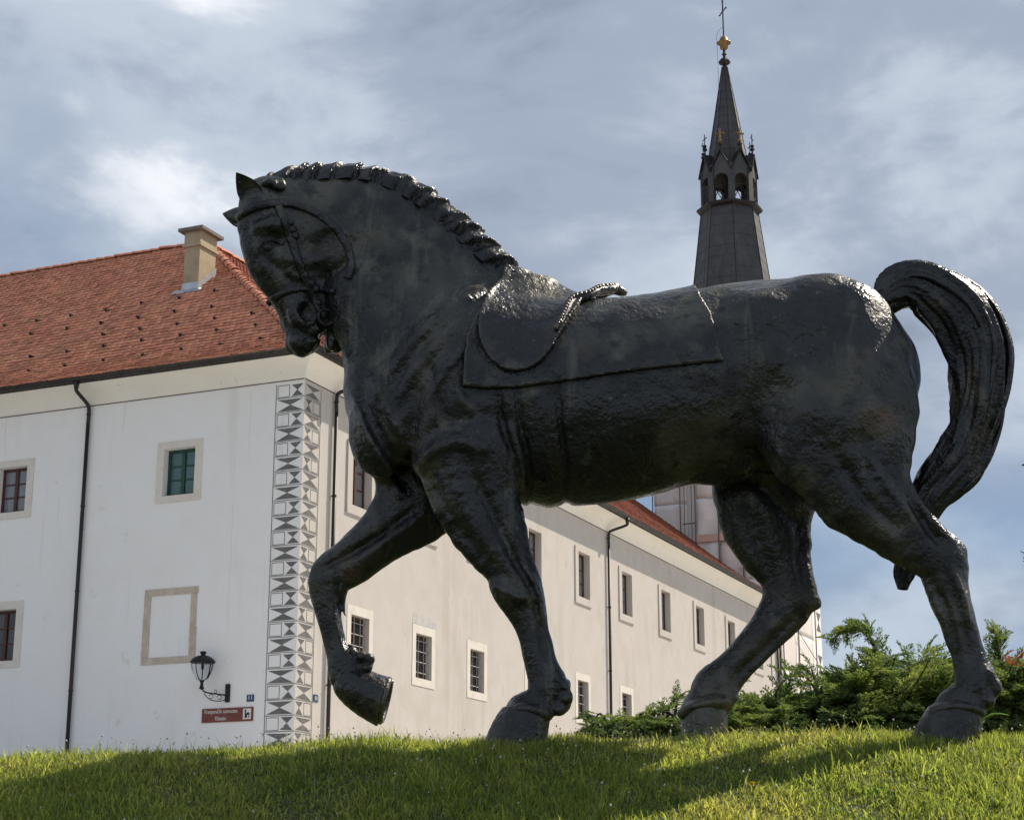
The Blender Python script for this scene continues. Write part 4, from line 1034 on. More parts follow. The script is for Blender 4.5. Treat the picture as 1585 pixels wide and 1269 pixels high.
# head relief
def sh(pts, w, amp): stroke(FB, pts, 0, w, amp, 0, pf=lambda u, v, d: hpt(u, v, .1))
sh([(395, 405), (425, 425), (450, 450)], 5, .006); sh([(440, 415), (470, 420), (500, 415)], 7, -.006); sh([(455, 445), (475, 470), (480, 500)], 6, .007); sh([(500, 440), (530, 432), (546, 405)], 9, .012)
sh([(430, 355), (425, 370), (405, 392)], 4, -.004); sh([(545, 330), (560, 400), (548, 450)], 10, .012)
sh([(470, 530), (482, 526), (494, 519)], 3, .008); sh([(452, 512), (458, 522), (470, 526)], 4, .005); sh([(436, 432), (452, 440), (470, 438)], 4, -.005); sh([(386, 360), (392, 400), (420, 450), (442, 490)], 6, -.005); sh([(470, 380), (505, 372), (530, 385)], 9, -.006)
st([(548, 620), (570, 680), (610, 735)], 7, -.010, -.18); st([(580, 590), (600, 640), (628, 690)], 8, -.010, -.24); st([(665, 560), (672, 610), (690, 650)], 9, .012); st([(700, 560), (712, 620), (745, 655)], 9, -.008)
st([(660, 730), (690, 780), (735, 840)], 7, .010, NF - .12, -1); st([(1290, 700), (1330, 760), (1390, 815)], 9, .012, NH - .14, -1); st([(1340, 700), (1380, 760), (1425, 815)], 8, -.010, NH - .14, -1)
# lumpy hand-modelled skin
X, Y, Z = FB.ax[0][:, None, None], FB.ax[1][None, :, None], FB.ax[2][None, None, :]
band = np.abs(FB.F) < .05
lum = np.zeros(FB.F.shape, np.float32)
for q in range(14):
    a = rng.normal(0, 1, 3); a /= np.linalg.norm(a); fr = rng.uniform(13, 75)
    lum += np.sin(fr * (a[0] * X + a[1] * Y + a[2] * Z) + rng.uniform(0, 6.28)).astype(np.float32) * (16 / fr)
FB.F += np.where(band, lum * .0017, 0)
V, Q = FB.mesh(1)
statue = empty('horse_statue', (pt(1000, 1142)[0], DH, float(ground_h(0.7, DH))), 'large dark bronze horse statue striding left with one foreleg raised', 'statue')
bodyme = mesh_np('body', V, Q, True)
horse = link('body', bodyme, M['bronze'], statue)
BVH = BVHTree.FromPolygons([tuple(v) for v in V], [tuple(map(int, q)) for q in Q])
F0 = FB.F

def hit(u, v):
    d = Vector(ray(u, v)).normalized(); r = BVH.ray_cast(Vector((0, 0, 0)), d)
    return (A(r[0]), A(r[1])) if r[0] is not None else (None, None)
# --- saddle cloth and saddle: shells that follow the body
def poly_sd(X2, Z2, P):
    d = np.full(np.broadcast(X2, Z2).shape, 1e9); s = np.ones(d.shape)
    n = len(P)
    for i in range(n):
        a, b = P[i], P[(i + 1) % n]; ex, ez = b - a; wx, wz = X2 - a[0], Z2 - a[1]
        t = np.clip((wx * ex + wz * ez) / (ex * ex + ez * ez), 0, 1); d = np.minimum(d, (wx - ex * t) ** 2 + (wz - ez * t) ** 2)
        c1 = Z2 >= a[1]; c2 = Z2 < b[1]; c3 = ex * wz > ez * wx
        flip = (c1 & c2 & c3) | (~c1 & ~c2 & ~c3); s = np.where(flip, -s, s)
    return s * np.sqrt(d)
def shell(name, poly, thick, m, parent, dep=-.43, rim=.008, edge=None):
    P = catmull([pt(u, v, dep) for u, v in poly] + [pt(*poly[0], dep)], 3)[:-1][:, [0, 2]] if edge is None else A([pt(u, v, dep)[[0, 2]] for u, v in poly])
    lo_, hi_ = P.min(0) - .06, P.max(0) + .06
    sl, X, Y, Z = FB.sub((lo_[0], DH - .66, lo_[1]), (hi_[0], DH + .66, hi_[1]))
    pd = poly_sd(X[:, :, 0], Z[0, 0, :][None, :], P)[:, None, :]
    rimv = rim * np.exp(-(pd / .02) ** 2)
    d = np.maximum(F0[sl] - thick - rimv, pd).astype(np.float32)
    d = np.maximum(d, -(F0[sl] + .03))
    G = Field((0, 0, 0), (1, 1, 1), VOX); G.F = d; G.lo = A([FB.ax[k][sl[k].start] for k in range(3)], float)
    v, q = G.mesh(1); return link(name, mesh_np(name, v, q, True), m, parent)
cloth_poly = [(716, 599), (718, 560), (722, 520), (738, 480), (770, 440), (780, 380), (1080, 380), (1086, 445), (1100, 480), (1108, 520), (1121, 561), (1050, 570), (980, 579), (880, 593), (800, 603), (750, 602)]
shell('saddle_cloth', cloth_poly, .027, M['bronzecloth'], statue, edge=1, rim=.006)
flap_poly = [(752, 452), (741, 490), (742, 525), (756, 556), (778, 574), (800, 579), (826, 572), (850, 548), (868, 515), (886, 482), (905, 440), (905, 400), (790, 400)]
shell('saddle', flap_poly, .056, M['bronzecloth'], statue, rim=.010)
# cantle roll with beaded edge
pts = []
for (u, v) in ((862, 522), (870, 508), (878, 493), (888, 478), (900, 466)):
    p, n = hit(u, v)
    if p is not None: pts.append(p + n * .05)
pts += [pt(912, 457, -.20), pt(928, 449, -.12), pt(948, 447, -.03), pt(955, 447, .06), pt(945, 450, .15), pt(925, 458, .22)]
cp2 = catmull(pts, 4); mb = MB(); mb.tube(cp2, [.016 + .012 * min(1, i / 14) for i in range(len(cp2))], 8)
can = mb.build('cantle_roll', M['bronzestrap'], statue, True)
for i in range(0, len(cp2) - 6, 1):
    mb = MB(); c = cp2[i] + A([-.004, -.022, .012]); mb.lathe(c - A([0, 0, .014]), [(.003, 0), (.013, .006), (.015, .014), (.013, .022), (.003, .028)], 6); mb.build('bead', M['bronzecloth'], can, True)
mb = MB(); cs = catmull([pt(903, 460, -.1), pt(925, 452, -.05), pt(950, 448, .0), pt(970, 455, .02)], 4)
mb.tube(cs, [.015, .018, .02, .022, .025, .027, .028, .03, .03, .03, .028, .022, .012], 10); mb.build('cantle_pad', M['bronzecloth'], statue, True)

# --- hooves
def hoof(S, cutpts, dep, sole=None):
    ps = A([pt(s[0], s[1], s[2]) for s in S]); r = .22
    G = Field(ps.min(0) - r, ps.max(0) + r, .008)
    add_tube(G, S, 0, cut=cutpts, sub=2)
    if sole: ell(G, *sole, op='c')
    v, q = G.mesh(1); return link('hoof', mesh_np('hoof', v, q, True), M['bronze'], statue)
zg = lambda p: (A([0, 0, float(ground_h(p[0], p[1])) - .03]), A([0, 0, -1.]))
for S in HOOVES:
    top = pt(*S[0][:3]); hoof(S, [zg(top), (pt(S[1][0], S[1][1] - 14, S[1][2]), A([0, 0, 1.]))], S[0][2])
sc_, se = pt(550, 1062, FF), pt(590, 1083, FF); ax = (se - sc_) / np.linalg.norm(se - sc_)
ax = A([.97, 0, -.22]); ax /= np.linalg.norm(ax)
hoof([(545, 1058, FF, 30, .10), (556, 1066, FF, 33, .12), (575, 1077, FF, 36, .135), (600, 1088, FF, 39, .14), (620, 1098, FF, 40, .14)], [(pt(594, 1083, FF), ax)], FF, (606, 1084, FF, 14, 27, .10, .006, -12))
# horseshoe on the raised hoof
mb = MB(); c = pt(596, 1083, FF); e2 = np.cross(ax, YL); e2 = e2 if e2[2] > 0 else -e2
arcp = [c + YL * .115 * math.sin(a) + e2 * .118 * math.cos(a) for a in np.linspace(math.pi * .12, 2 * math.pi - math.pi * .12, 26)]
mb.tube(arcp, .019, 6); mb.build('horseshoe', M['bronzedark'], statue, True)

# --- tail: thick bundle with swirling strands
TS = [(1352, 478, 0, 13), (1370, 466, 0, 22), (1396, 447, 0, 33), (1433, 449, 0, 41), (1486, 485, 0, 48), (1514, 537, 0, 47), (1519, 585, 0, 43), (1514, 630, .01, 40), (1504, 670, .02, 37), (1486, 708, .03, 38), (1458, 741, .03, 37), (1437, 768, .03, 31), (1418, 808, .04, 25), (1404, 855, .04, 17), (1399, 888, .04, 15), (1397, 912, .04, 8)]
Q = catmull([[*pt(u, v, d), r * pxm(pt(u, v, d))] for u, v, d, r in TS], 9); n = 72; m = len(Q); Vt = []
for i in range(m):
    p = Q[i, :3]; t = Q[min(i + 1, m - 1), :3] - Q[max(i - 1, 0), :3]; t /= np.linalg.norm(t); lt_ = YL - t * (YL @ t); lt_ /= np.linalg.norm(lt_); nn = np.cross(t, lt_)
    s = i / m
    for k in range(n):
        a = 2 * math.pi * k / n
        tw = 2.4 * s + .5 * math.sin(5 * s)
        rid = .10 * math.sin(3 * (a + tw) + 4 * s) + .085 * (1 - 2 * abs(math.sin(3.5 * (a + tw * 1.2) + 2.5 * math.sin(7 * s)))) + .06 * math.sin(9 * (a + tw * 1.4) + 3 * math.sin(9 * s)) + .045 * math.sin(19 * (a + tw * .9) + 5 * math.sin(5 * s)) + .05 * math.sin(23 * s + 2 * a)
        rid = rid * (1.0 if s < .93 else (1 - s) / .07)
        r = Q[i, 3] * (1 + rid * min(1, s * 12 + .2)); Vt.append(p + nn * r * math.cos(a) + lt_ * r * .82 * math.sin(a))
F = A([[i * n + k, i * n + (k + 1) % n, (i + 1) * n + (k + 1) % n, (i + 1) * n + k] for i in range(m - 1) for k in range(n)])
tail = link('tail', mesh_np('tail', A(Vt), F, True), M['bronzedark'], statue)
for q in range(14):      # loose strands lying on the bundle
    a0 = rng.uniform(0, 6.28); i0 = int(rng.uniform(4, m * .5)); i1 = int(min(m - 3, i0 + rng.uniform(18, 60))); mb = MB(); pts = []
    for i in range(i0, i1, 2):
        s = i / m; a = a0 - 2.4 * s + .3 * math.sin(3 * s + a0); p = Q[i, :3]; t = Q[i + 1, :3] - Q[i - 1, :3]; t /= np.linalg.norm(t); lt_ = YL - t * (YL @ t); lt_ /= np.linalg.norm(lt_); nn = np.cross(t, lt_)
        r = Q[i, 3] * 1.03; pts.append(p + nn * r * math.cos(a) + lt_ * r * .82 * math.sin(a))
    if len(pts) > 4:
        L_ = len(pts); mb.tube(pts, [.004 + .014 * math.sin(math.pi * (j + .3) / L_) for j in range(L_)], 6); mb.build('tail_strand', M['bronzestrap'], tail, True)

# --- mane: row of cropped tufts along the crest
ML = catmull([[*pt(u, v, 0)] for u, v in ((402, 296), (425, 284), (455, 277), (500, 272), (545, 272), (590, 281), (632, 301), (672, 330), (708, 362), (742, 392), (772, 418), (798, 438))], 10)
MT = catmull([[*pt(u, v, 0)] for u, v in ((397, 288), (420, 274), (455, 265), (500, 260), (545, 260), (590, 267), (637, 285), (681, 312), (722, 345), (758, 378), (785, 404), (804, 430))], 10)
MLf, MTf = catmull(ML, 4), catmull(MT, 4); n = len(MLf)
arc = np.concatenate([[0], np.cumsum(np.linalg.norm(np.diff(MTf, axis=0), axis=1))])
brk = [0.]
while brk[-1] < arc[-1] + .3: brk.append(brk[-1] + rng.uniform(.06, .17))
brk = A(brk); scl = rng.uniform(.88, 1.12, len(brk)); scw = rng.uniform(.9, 1.12, len(brk)); ph_ = rng.uniform(0, 6.28, len(brk))
Vm = []; nj = 17
for i in range(n):
    up = MTf[i] - MLf[i]; hgt = np.linalg.norm(up); up = up / hgt; f = i / n; tg = MTf[min(i + 1, n - 1)] - MTf[max(i - 1, 0)]; tg /= np.linalg.norm(tg)
    endf = min(1, (i + 2) / 10, (n - i) / 12)
    for j in range(nj):
        a = math.pi * j / (nj - 1); s_ = math.sin(a)
        q = arc[i] - (.10 * s_ if f > .45 else .04 * s_) + .012 * math.cos(a) + .14
        b = min(len(brk) - 2, max(0, int(np.searchsorted(brk, q) - 1))); t = (q - brk[b]) / (brk[b + 1] - brk[b]); t = min(max(t, 0), 1)
        saw = .70 + .48 * t ** .6 - .36 * max(0, t - .86) / .14
        groove = .025 * math.sin(26 * q * 3 + 5 * s_ + ph_[b]) + .03 * math.sin(9 * a + ph_[b])
        W = .105 * (.75 + .45 * f) * (saw * scw[b] + groove) * endf; H = (hgt * 1.25 + .066) * (.55 + .45 * saw * scl[b] + groove * .6) * endf
        Vm.append(MLf[i] - up * .058 - YL * math.cos(a) * W * (1.0 if s_ < .5 else .9) + up * H * s_ ** .6 + tg * .02 * s_ * saw)
F = A([[i * nj + j, i * nj + j + 1, (i + 1) * nj + j + 1, (i + 1) * nj + j] for i in range(n - 1) for j in range(nj - 1)])
link('mane', mesh_np('mane', A(Vm), F, True), M['bronzedark'], statue)
# --- ears
def ear(base, tip, side, w0):
    b, t = A(base), A(tip); ax_ = t - b; ln = np.linalg.norm(ax_); ax_ /= ln; fr = -A([math.cos(TH), math.sin(TH), 0]) * .75 + LATH * side * .65; fr = fr - ax_ * (fr @ ax_); fr /= np.linalg.norm(fr); sd = np.cross(ax_, fr)
    V = []; n = 14; rows = 11
    for i in range(rows):
        s = i / (rows - 1); w = w0 * (.72 + .62 * math.sin(min(1, s * 1.25 + .1) * math.pi * .62)) * (1 - s ** 2.3) + .002
        c = b + ax_ * ln * s - fr * .02 * s * s
        for k in range(n):
            a = 2 * math.pi * k / n; x, y = math.cos(a), math.sin(a)
            depth = y * w * .75 if y < 0 else -y * w * .30      # hollow front
            V.append(c + sd * x * w + fr * (depth if y < 0 else depth))
    F = [[i * n + k, i * n + (k + 1) % n, (i + 1) * n + (k + 1) % n, (i + 1) * n + k] for i in range(rows - 1) for k in range(n)]
    link('ear', mesh_np('ear', V, F, True), M['bronzestrap'], statue)
ear(hpt(394, 322, .075), hpt(358, 278, .10), 1, .062)
ear(hpt(392, 332, -.085), hpt(352, 322, -.13), -1, .058)
fl_ = MB()
for q in range(9):                        # forelock behind the near ear
    a = q / 8; fl_.tube(catmull([hpt(398 + 16 * a, 302 - 6 * a, .06), hpt(408 + 18 * a, 294, .125), hpt(424 + 6 * a, 308, .15)], 3), [.01, .018, .024, .026, .022, .016, .006], 6)
fl_.build('forelock', M['bronzestrap'], statue, True)
# --- eyes with lids
def mirror_h(p): d = float((p - H0) @ LATH); return p - LATH * 2 * d
pe, ne = hit(416, 383)
if pe is not None:
    for s in (1, -1):
        f = (lambda p: p) if s == 1 else mirror_h
        c = f(pe - LATH * .014); mb = MB(); mb.lathe(c - A([0, 0, .022]), [(.002, -.006), (.018, .001), (.027, .012), (.030, .022), (.027, .032), (.018, .043), (.002, .050)], 12); eye = mb.build('eye', M['bronzestrap'], statue, True)
        pp = [q_ + LATH * .004 for q_ in (hit(u_, v_)[0] for u_, v_ in ((399, 386), (405, 377), (416, 373), (428, 374), (438, 379))) if q_ is not None]
        if len(pp) > 2: m2 = MB(); m2.tube(catmull([f(q_) for q_ in pp], 4), .0075, 6); m2.build('eyelid', M['bronzestrap'], eye, True)
# --- bridle
def strap(name, uv, w, t=.016, parent=None, both=True, lift=.004):
    pp, nn_ = [], []
    for (u, v) in catmull(A(uv, float), 5):
        p, n = hit(u, v)
        if p is not None and (not pp or np.linalg.norm(p - pp[-1]) < .12): pp.append(p); nn_.append(n)
    for s in ((1, -1) if both else (1,)):
        V = []; m = len(pp)
        for i in range(m):
            tt_ = pp[min(i + 1, m - 1)] - pp[max(i - 1, 0)]; tt_ /= np.linalg.norm(tt_) + 1e-9; nn2 = nn_[max(0, i - 2):i + 3]; nv = sum(nn2); nv = nv - tt_ * (nv @ tt_); nv /= np.linalg.norm(nv) + 1e-9; b = np.cross(tt_, nv)
            for (x, y) in ((-1, -1.5), (-1, .5), (-.7, 1), (.7, 1), (1, .5), (1, -1.5)):
                q = pp[i] + b * x * w + nv * (y * t + lift); V.append(q if s == 1 else mirror_h(q))
        n = 6; F = [[i * n + k, i * n + (k + 1) % n, (i + 1) * n + (k + 1) % n, (i + 1) * n + k] for i in range(m - 1) for k in range(n)] + [[5, 4, 3, 2, 1, 0], [(m - 1) * n + k for k in range(n)]]
        if m > 2: o = link(name, mesh_np(name, V, F, True), M['bronzestrap'], parent or statue)
    return pp
strap('browband', [(356, 346), (372, 334), (392, 322), (415, 317), (432, 315)], .024)
strap('throat_lash', [(432, 315), (455, 318), (485, 328), (510, 345), (530, 368), (541, 392), (544, 415), (538, 432)], .022)
strap('cheek_strap', [(430, 320), (441, 345), (452, 375), (462, 405), (472, 430), (480, 445)], .024)
strap('noseband', [(422, 462), (434, 456), (450, 450), (466, 447), (482, 446), (500, 448), (518, 452)], .018)
strap('lower_noseband', [(480, 446), (486, 462), (492, 478), (499, 490)], .018)
for (u, v, r) in ((448, 346, .022), (452, 356, .024), (456, 366, .024), (482, 440, .026), (489, 448, .024), (493, 470, .02), (500, 486, .026)):
    p, n = hit(u, v)
    if p is not None:
        for s in (1, -1):
            c = p + n * .008; nv = n
            if s == -1: c = mirror_h(c); nv = n - LATH * 2 * (n @ LATH)
            mb = MB(); mb.lathe(c, [(r, -.012), (r * 1.05, .008), (r * .8, .018), (.004, .02)], 10, nv); mb.build('buckle', M['bronzestrap'], statue, True)
p, n = hit(503, 492)
if p is not None:
    for s in (1, -1):
        c = p + n * .03
        mb = MB(); ring_ = [c + (A([math.cos(TH), math.sin(TH), 0]) * math.cos(a) + A([0, 0, 1.]) * math.sin(a)) * .045 for a in np.linspace(0, 6.283, 20)]
        if s == -1: ring_ = [mirror_h(q) for q in ring_]
        mb.tube(ring_, .011, 6, caps=False); mb.build('bit_ring', M['bronzestrap'], statue, True)
# ================================================================== PLANTS
def blades(x, y, hgt, wid, lean, rngl, tipc=.55):
    n = len(x); z = ground_h(x, y) - .006
    yaw = rngl.uniform(0, 2 * math.pi, n); la = rngl.uniform(0, 2 * math.pi, n)
    dx, dy = np.cos(yaw) * wid / 2, np.sin(yaw) * wid / 2
    lx, ly = np.cos(la) * lean * hgt, np.sin(la) * lean * hgt
    P = np.zeros((n, 5, 3))
    P[:, 0] = np.stack([x - dx, y - dy, z], 1); P[:, 1] = np.stack([x + dx, y + dy, z], 1)
    mx, my, mz = x + lx * .35, y + ly * .35, z + hgt * .58
    P[:, 2] = np.stack([mx + dx * .8, my + dy * .8, mz], 1); P[:, 3] = np.stack([mx - dx * .8, my - dy * .8, mz], 1)
    P[:, 4] = np.stack([x + lx, y + ly, z + hgt * np.sqrt(np.maximum(.15, 1 - .6 * lean ** 2))], 1)
    o = 5 * np.arange(n)[:, None]
    T = np.concatenate([o + A([[0, 1, 2]]), o + A([[0, 2, 3]]), o + A([[3, 2, 4]])])
    return P.reshape(-1, 3), T
g = np.random.default_rng(11)
def clump(x, y): return .5 + .25 * np.sin(3.1 * x + 1.7 * y) + .25 * np.sin(7.3 * x - 4.1 * y + 1) + .22 * np.sin(13 * x + 9 * y)
def scatter(n, y0, y1, half):
    y = y0 + (y1 - y0) * g.uniform(0, 1, n); x = g.uniform(-1, 1, n) * (half + .35 * (y - 6)); return x, y
x1, y1 = scatter(190000, 7.5, 9.9, 2.1); x2, y2 = scatter(40000, 9.6, 13, 3.2); x3, y3 = scatter(36000, 6.2, 11, 4.6)
x, y = np.concatenate([x1, x2, x3]), np.concatenate([y1, y2, y3])
c = clump(x, y); hh = np.clip(g.lognormal(-3.38, .45, len(x)), .015, .11) * (.5 + .7 * np.clip(c, 0, 1.2))
ww = g.uniform(.0032, .0068, len(x)) * (1 + (g.uniform(0, 1, len(x)) < .12) * 1.2); ln_ = g.uniform(.15, 1.15, len(x))
# denser, longer tufts round the hooves and low broad-leaved weeds
for (hu, hd) in ((805, NF), (1470, NH), (1090, FH)):
    c_ = pt(hu, 1140, hd); m_ = 2600; an = g.uniform(0, 6.28, m_); rr = g.uniform(.15, .34, m_)
    x = np.concatenate([x, c_[0] + rr * np.cos(an) * 1.15]); y = np.concatenate([y, c_[1] + rr * np.sin(an)])
    hh = np.concatenate([hh, g.uniform(.03, .085, m_)]); ww = np.concatenate([ww, g.uniform(.003, .006, m_)]); ln_ = np.concatenate([ln_, g.uniform(.1, .8, m_)])
cx_, cy_ = scatter(260, 7.6, 9.9, 2.2); m_ = 260 * 26
wx = np.repeat(cx_, 26) + g.normal(0, .035, m_); wy = np.repeat(cy_, 26) + g.normal(0, .035, m_)
x = np.concatenate([x, wx]); y = np.concatenate([y, wy]); hh = np.concatenate([hh, g.uniform(.02, .05, m_)]); ww = np.concatenate([ww, g.uniform(.010, .018, m_)]); ln_ = np.concatenate([ln_, g.uniform(.5, 1.3, m_)])
V, T = blades(x, y, hh, ww, ln_, g)
o = link('grass', mesh_np('grass', V, T), M['grass']); tag(o, 'short green lawn grass on the mound under the horse', 'grass', kind='stuff')
# dry stalks with pale seed heads
xs1, ys1 = scatter(1000, 8.6, 10.2, 2.6); xs2, ys2 = scatter(200, 7.6, 8.8, 2.2)
x, y = np.concatenate([xs1, xs2]), np.concatenate([ys1, ys2]); n = len(x)
hs = g.uniform(.05, .125, n); V, T = blades(x, y, hs, np.full(n, .0028), g.uniform(.05, .35, n), g)
o = link('dry_stalks', mesh_np('dry_stalks', V, T), M['straw']); tag(o, 'thin dry flower stalks standing in the grass', 'stalks', kind='stuff')
tips = V.reshape(-1, 5, 3)[:, 4]
sel = tips[g.uniform(0, 1, n) < .4]; oct_ = A([(1, 0, 0), (-1, 0, 0), (0, 1, 0), (0, -1, 0), (0, 0, 1.3), (0, 0, -1.)])
rad = g.uniform(.003, .007, len(sel)); VV = (sel[:, None, :] + oct_[None] * rad[:, None, None]).reshape(-1, 3)
ft = A([(0, 2, 4), (2, 1, 4), (1, 3, 4), (3, 0, 4), (2, 0, 5), (1, 2, 5), (3, 1, 5), (0, 3, 5)])
TT = (6 * np.arange(len(sel))[:, None, None] + ft[None]).reshape(-1, 3)
o = link('seed_heads', mesh_np('seed_heads', VV, TT), M['seed']); tag(o, 'tiny pale seed heads above the grass', 'seed heads', kind='stuff')
# dandelions
def ground_at(u, v):
    d = ray(u, v); t = 6.5
    while t < 14 and t * d[2] / d[1] > ground_h(t * d[0] / d[1], t): t += .01
    return A([t * d[0] / d[1], t, float(ground_h(t * d[0] / d[1], t))])
for (u, v, r, lab) in ((1165, 1240, .019, 'yellow dandelion in the sunlit grass between the hind legs, largest of three'), (1385, 1248, .013, 'small yellow dandelion in the grass near the bottom right'), (806, 1206, .013, 'yellow dandelion in the shaded grass below the near front hoof')):
    P = ground_at(u, v); h_ = .075
    e = empty('dandelion', P, lab, 'flower', 'dandelions in the grass')
    mb = MB(); mb.tube(catmull([P, P + [.004, 0, h_ * .5], P + [0, -.004, h_]], 3), .0025, 5); mb.build('stem', M['leaf'], e)
    mb = MB()
    for ring_n, rr, zz2 in ((16, r, .0), (12, r * .75, .004), (8, r * .45, .008)):
        for k in range(ring_n):
            a = 2 * math.pi * k / ring_n + ring_n; d = A([math.cos(a), math.sin(a), .25]); s_ = A([-math.sin(a), math.cos(a), 0]) * r * .14; c0 = P + A([0, -.004, h_ + zz2])
            mb.add([c0 - s_ * .6, c0 + s_ * .6, c0 + d * rr + s_, c0 + d * rr - s_], [[0, 1, 2, 3]])
    mb.build('flower_head', M['yellow'], e)
# weed with two bright leaves behind the near hind hoof
P = pt(1518, 1128, -.1); e = empty('broadleaf_weed', P, 'small weed with bright green leaves beside the near hind hoof', 'weed')
def leafmesh(b, t, w, up):
    b, t = A(b), A(t); d = t - b; s_ = np.cross(d, up); s_ /= np.linalg.norm(s_); mb = MB(); V = []
    for k in range(7):
        f = k / 6; ww_ = w * math.sin(math.pi * min(.98, f * .9 + .06)); c_ = b + d * f + up * .02 * math.sin(math.pi * f)
        V += [c_ - s_ * ww_, c_ - up * .004, c_ + s_ * ww_]
    F = []
    for k in range(6): F += [[3 * k, 3 * k + 1, 3 * k + 4, 3 * k + 3], [3 * k + 1, 3 * k + 2, 3 * k + 5, 3 * k + 4]]
    mb.add(V, F); return mb
leafmesh(pt(1519, 1112, -.1), pt(1562, 1106, -.12), .011, A([0, -.3, .9])).build('leaf', M['brightleaf'], e, True)
leafmesh(pt(1518, 1116, -.1), pt(1540, 1103, -.16), .010, A([.3, -.5, .7])).build('leaf', M['brightleaf'], e, True)
mb = MB(); mb.tube([P - [0, 0, .06], pt(1519, 1114, -.1)], .004, 5); mb.build('stem', M['leaf'], e)

# ---- junipers
def spray_template(gr):
    Q = []     # quads: (base, tip, width)
    n = 11
    ax = lambda f: A([f, 0, .10 * math.sin(2.6 * f) - .10 * f * f])
    for i in range(n):
        f = .10 + .86 * i / (n - 1); c = ax(f); L_ = (.40 * (1 - f) + .10) * gr.uniform(.75, 1.2)
        for s in (-1, 1):
            a = gr.uniform(.55, .95); d = A([math.cos(a), s * math.sin(a), gr.uniform(-.15, .3)]); Q.append((c, c + d * L_, .026))
            for q in (.35, .65):
                c2 = c + d * L_ * q; a2 = a - s * 0 + gr.choice([-.7, .7]); d2 = A([math.cos(a2), s * math.sin(a2), gr.uniform(-.2, .4)]); Q.append((c2, c2 + d2 * L_ * .42, .022))
    for i in range(5): Q.append((ax(i / 5), ax((i + 1) / 5) + [0.03, 0, 0], .03))
    V = []; 
    for (b, t, w) in Q:
        d = t - b; s_ = np.cross(d, gr.normal(0, 1, 3)); s_ /= np.linalg.norm(s_) + 1e-9
        V.append([b - s_ * w * .5, b * .45 + t * .55 + s_ * w, t, b * .45 + t * .55 - s_ * w])
    return A(V)      # (m,4,3)
gj = np.random.default_rng(23)
TPL = [spray_template(gj) for _ in range(5)]
def place_sprays(items):
    Vs = []; 
    for (p, d, up, L_, k) in items:
        d = d / np.linalg.norm(d); s_ = np.cross(up, d); s_ /= np.linalg.norm(s_) + 1e-9; u_ = np.cross(d, s_)
        T_ = TPL[k] * L_; Vs.append((p + T_[..., 0:1] * d + T_[..., 1:2] * s_ + T_[..., 2:3] * u_).reshape(-1, 3))
    V = np.concatenate(Vs); n = len(V) // 4
    return V, (4 * np.arange(n)[:, None] + A([[0, 1, 2, 3]]))
def juniper(label, roots, prof, dep, vbase, ntip, nspray, size, extra=(), dead=None, arch=None):
    pu, pv = A([p[0] for p in prof], float), A([p[1] for p in prof], float)
    rp_ = [pt(u, vbase, d) for u, d in roots]
    for q in rp_: q[2] = float(ground_h(q[0], q[1]))
    e = empty('juniper_bush', rp_[0], label, 'juniper', 'spreading junipers behind the statue')
    stems = MB(); items = []; deads = []
    targets = []
    for _ in range(ntip):
        u = gj.uniform(pu[0], pu[-1]); vt = np.interp(u, pu, pv); f = gj.uniform(0, 1) ** .75; v = vt + 14 + (vbase + 6 - vt - 14) * f
        targets.append((u, v, dep[0] + (dep[1] - dep[0]) * (gj.uniform(0, 1) * .6 + .4 * (1 - f) * gj.uniform(0, 1)), 0))
    for (u, v, d) in extra: targets.append((u, v, d, 1))
    for (u, v, d, ex_) in targets:
        tip = pt(u, v, d); r0 = min(rp_, key=lambda q: np.linalg.norm(q - tip) + gj.uniform(0, .3))
        mid = (r0 + tip) / 2 + A([gj.normal(0, .04), gj.normal(0, .05), .08 + gj.uniform(0, .1)])
        path = catmull([r0 + A([gj.normal(0, .05), gj.normal(0, .05), 0]), mid, tip], 4); m = len(path)
        stems.tube(path, [.012 * (1 - i / m) + .003 for i in range(m)], 4, caps=False)
        isdead = dead is not None and abs(u - dead[0]) < dead[2] and abs(v - dead[1]) < dead[3]
        for k in range(nspray):
            f = gj.uniform(.45, 1.0); i = min(m - 2, int(f * (m - 1))); p = path[i] + (path[i + 1] - path[i]) * gj.uniform(0, 1)
            t = path[i + 1] - path[i]; t /= np.linalg.norm(t); dd = t * A([.8, .8, .35]) + gj.normal(0, .45, 3) * A([1.3, 1, .38]) + A([0, -.25, .08]); up = A([0, -.55, 1.]) + gj.normal(0, .25, 3)
            (deads if isdead else items).append((p, dd, up, size * gj.uniform(.6, 1.25), int(gj.integers(0, 5))))
    if arch:
        path = catmull([pt(u, v, 2.2) for u, v in arch], 6); m = len(path); stems.tube(path, [.014 * (1 - i / m) + .003 for i in range(m)], 5, caps=False)
        for i in range(m // 4, m - 1):
            for k in range(2):
                t = path[i + 1] - path[i]; t /= np.linalg.norm(t)
                items.append((path[i], t * .7 + gj.normal(0, .5, 3) * A([1, 1, .8]) + A([-.1, 0, .1]), A([0, -.6, .8]) + gj.normal(0, .4, 3), size * gj.uniform(.5, 1.25) * (1.1 - .4 * i / m), int(gj.integers(0, 5))))
    stems.build('stems', M['bark'], e)
    V, Q_ = place_sprays(items); link('foliage', mesh_np('foliage', V, Q_), M['juniper'], e)
    if deads: V, Q_ = place_sprays(deads); o = link('dead_foliage', mesh_np('dead_foliage', V, Q_), M['rust'], e); o['label'] = 'dead orange-brown twigs'
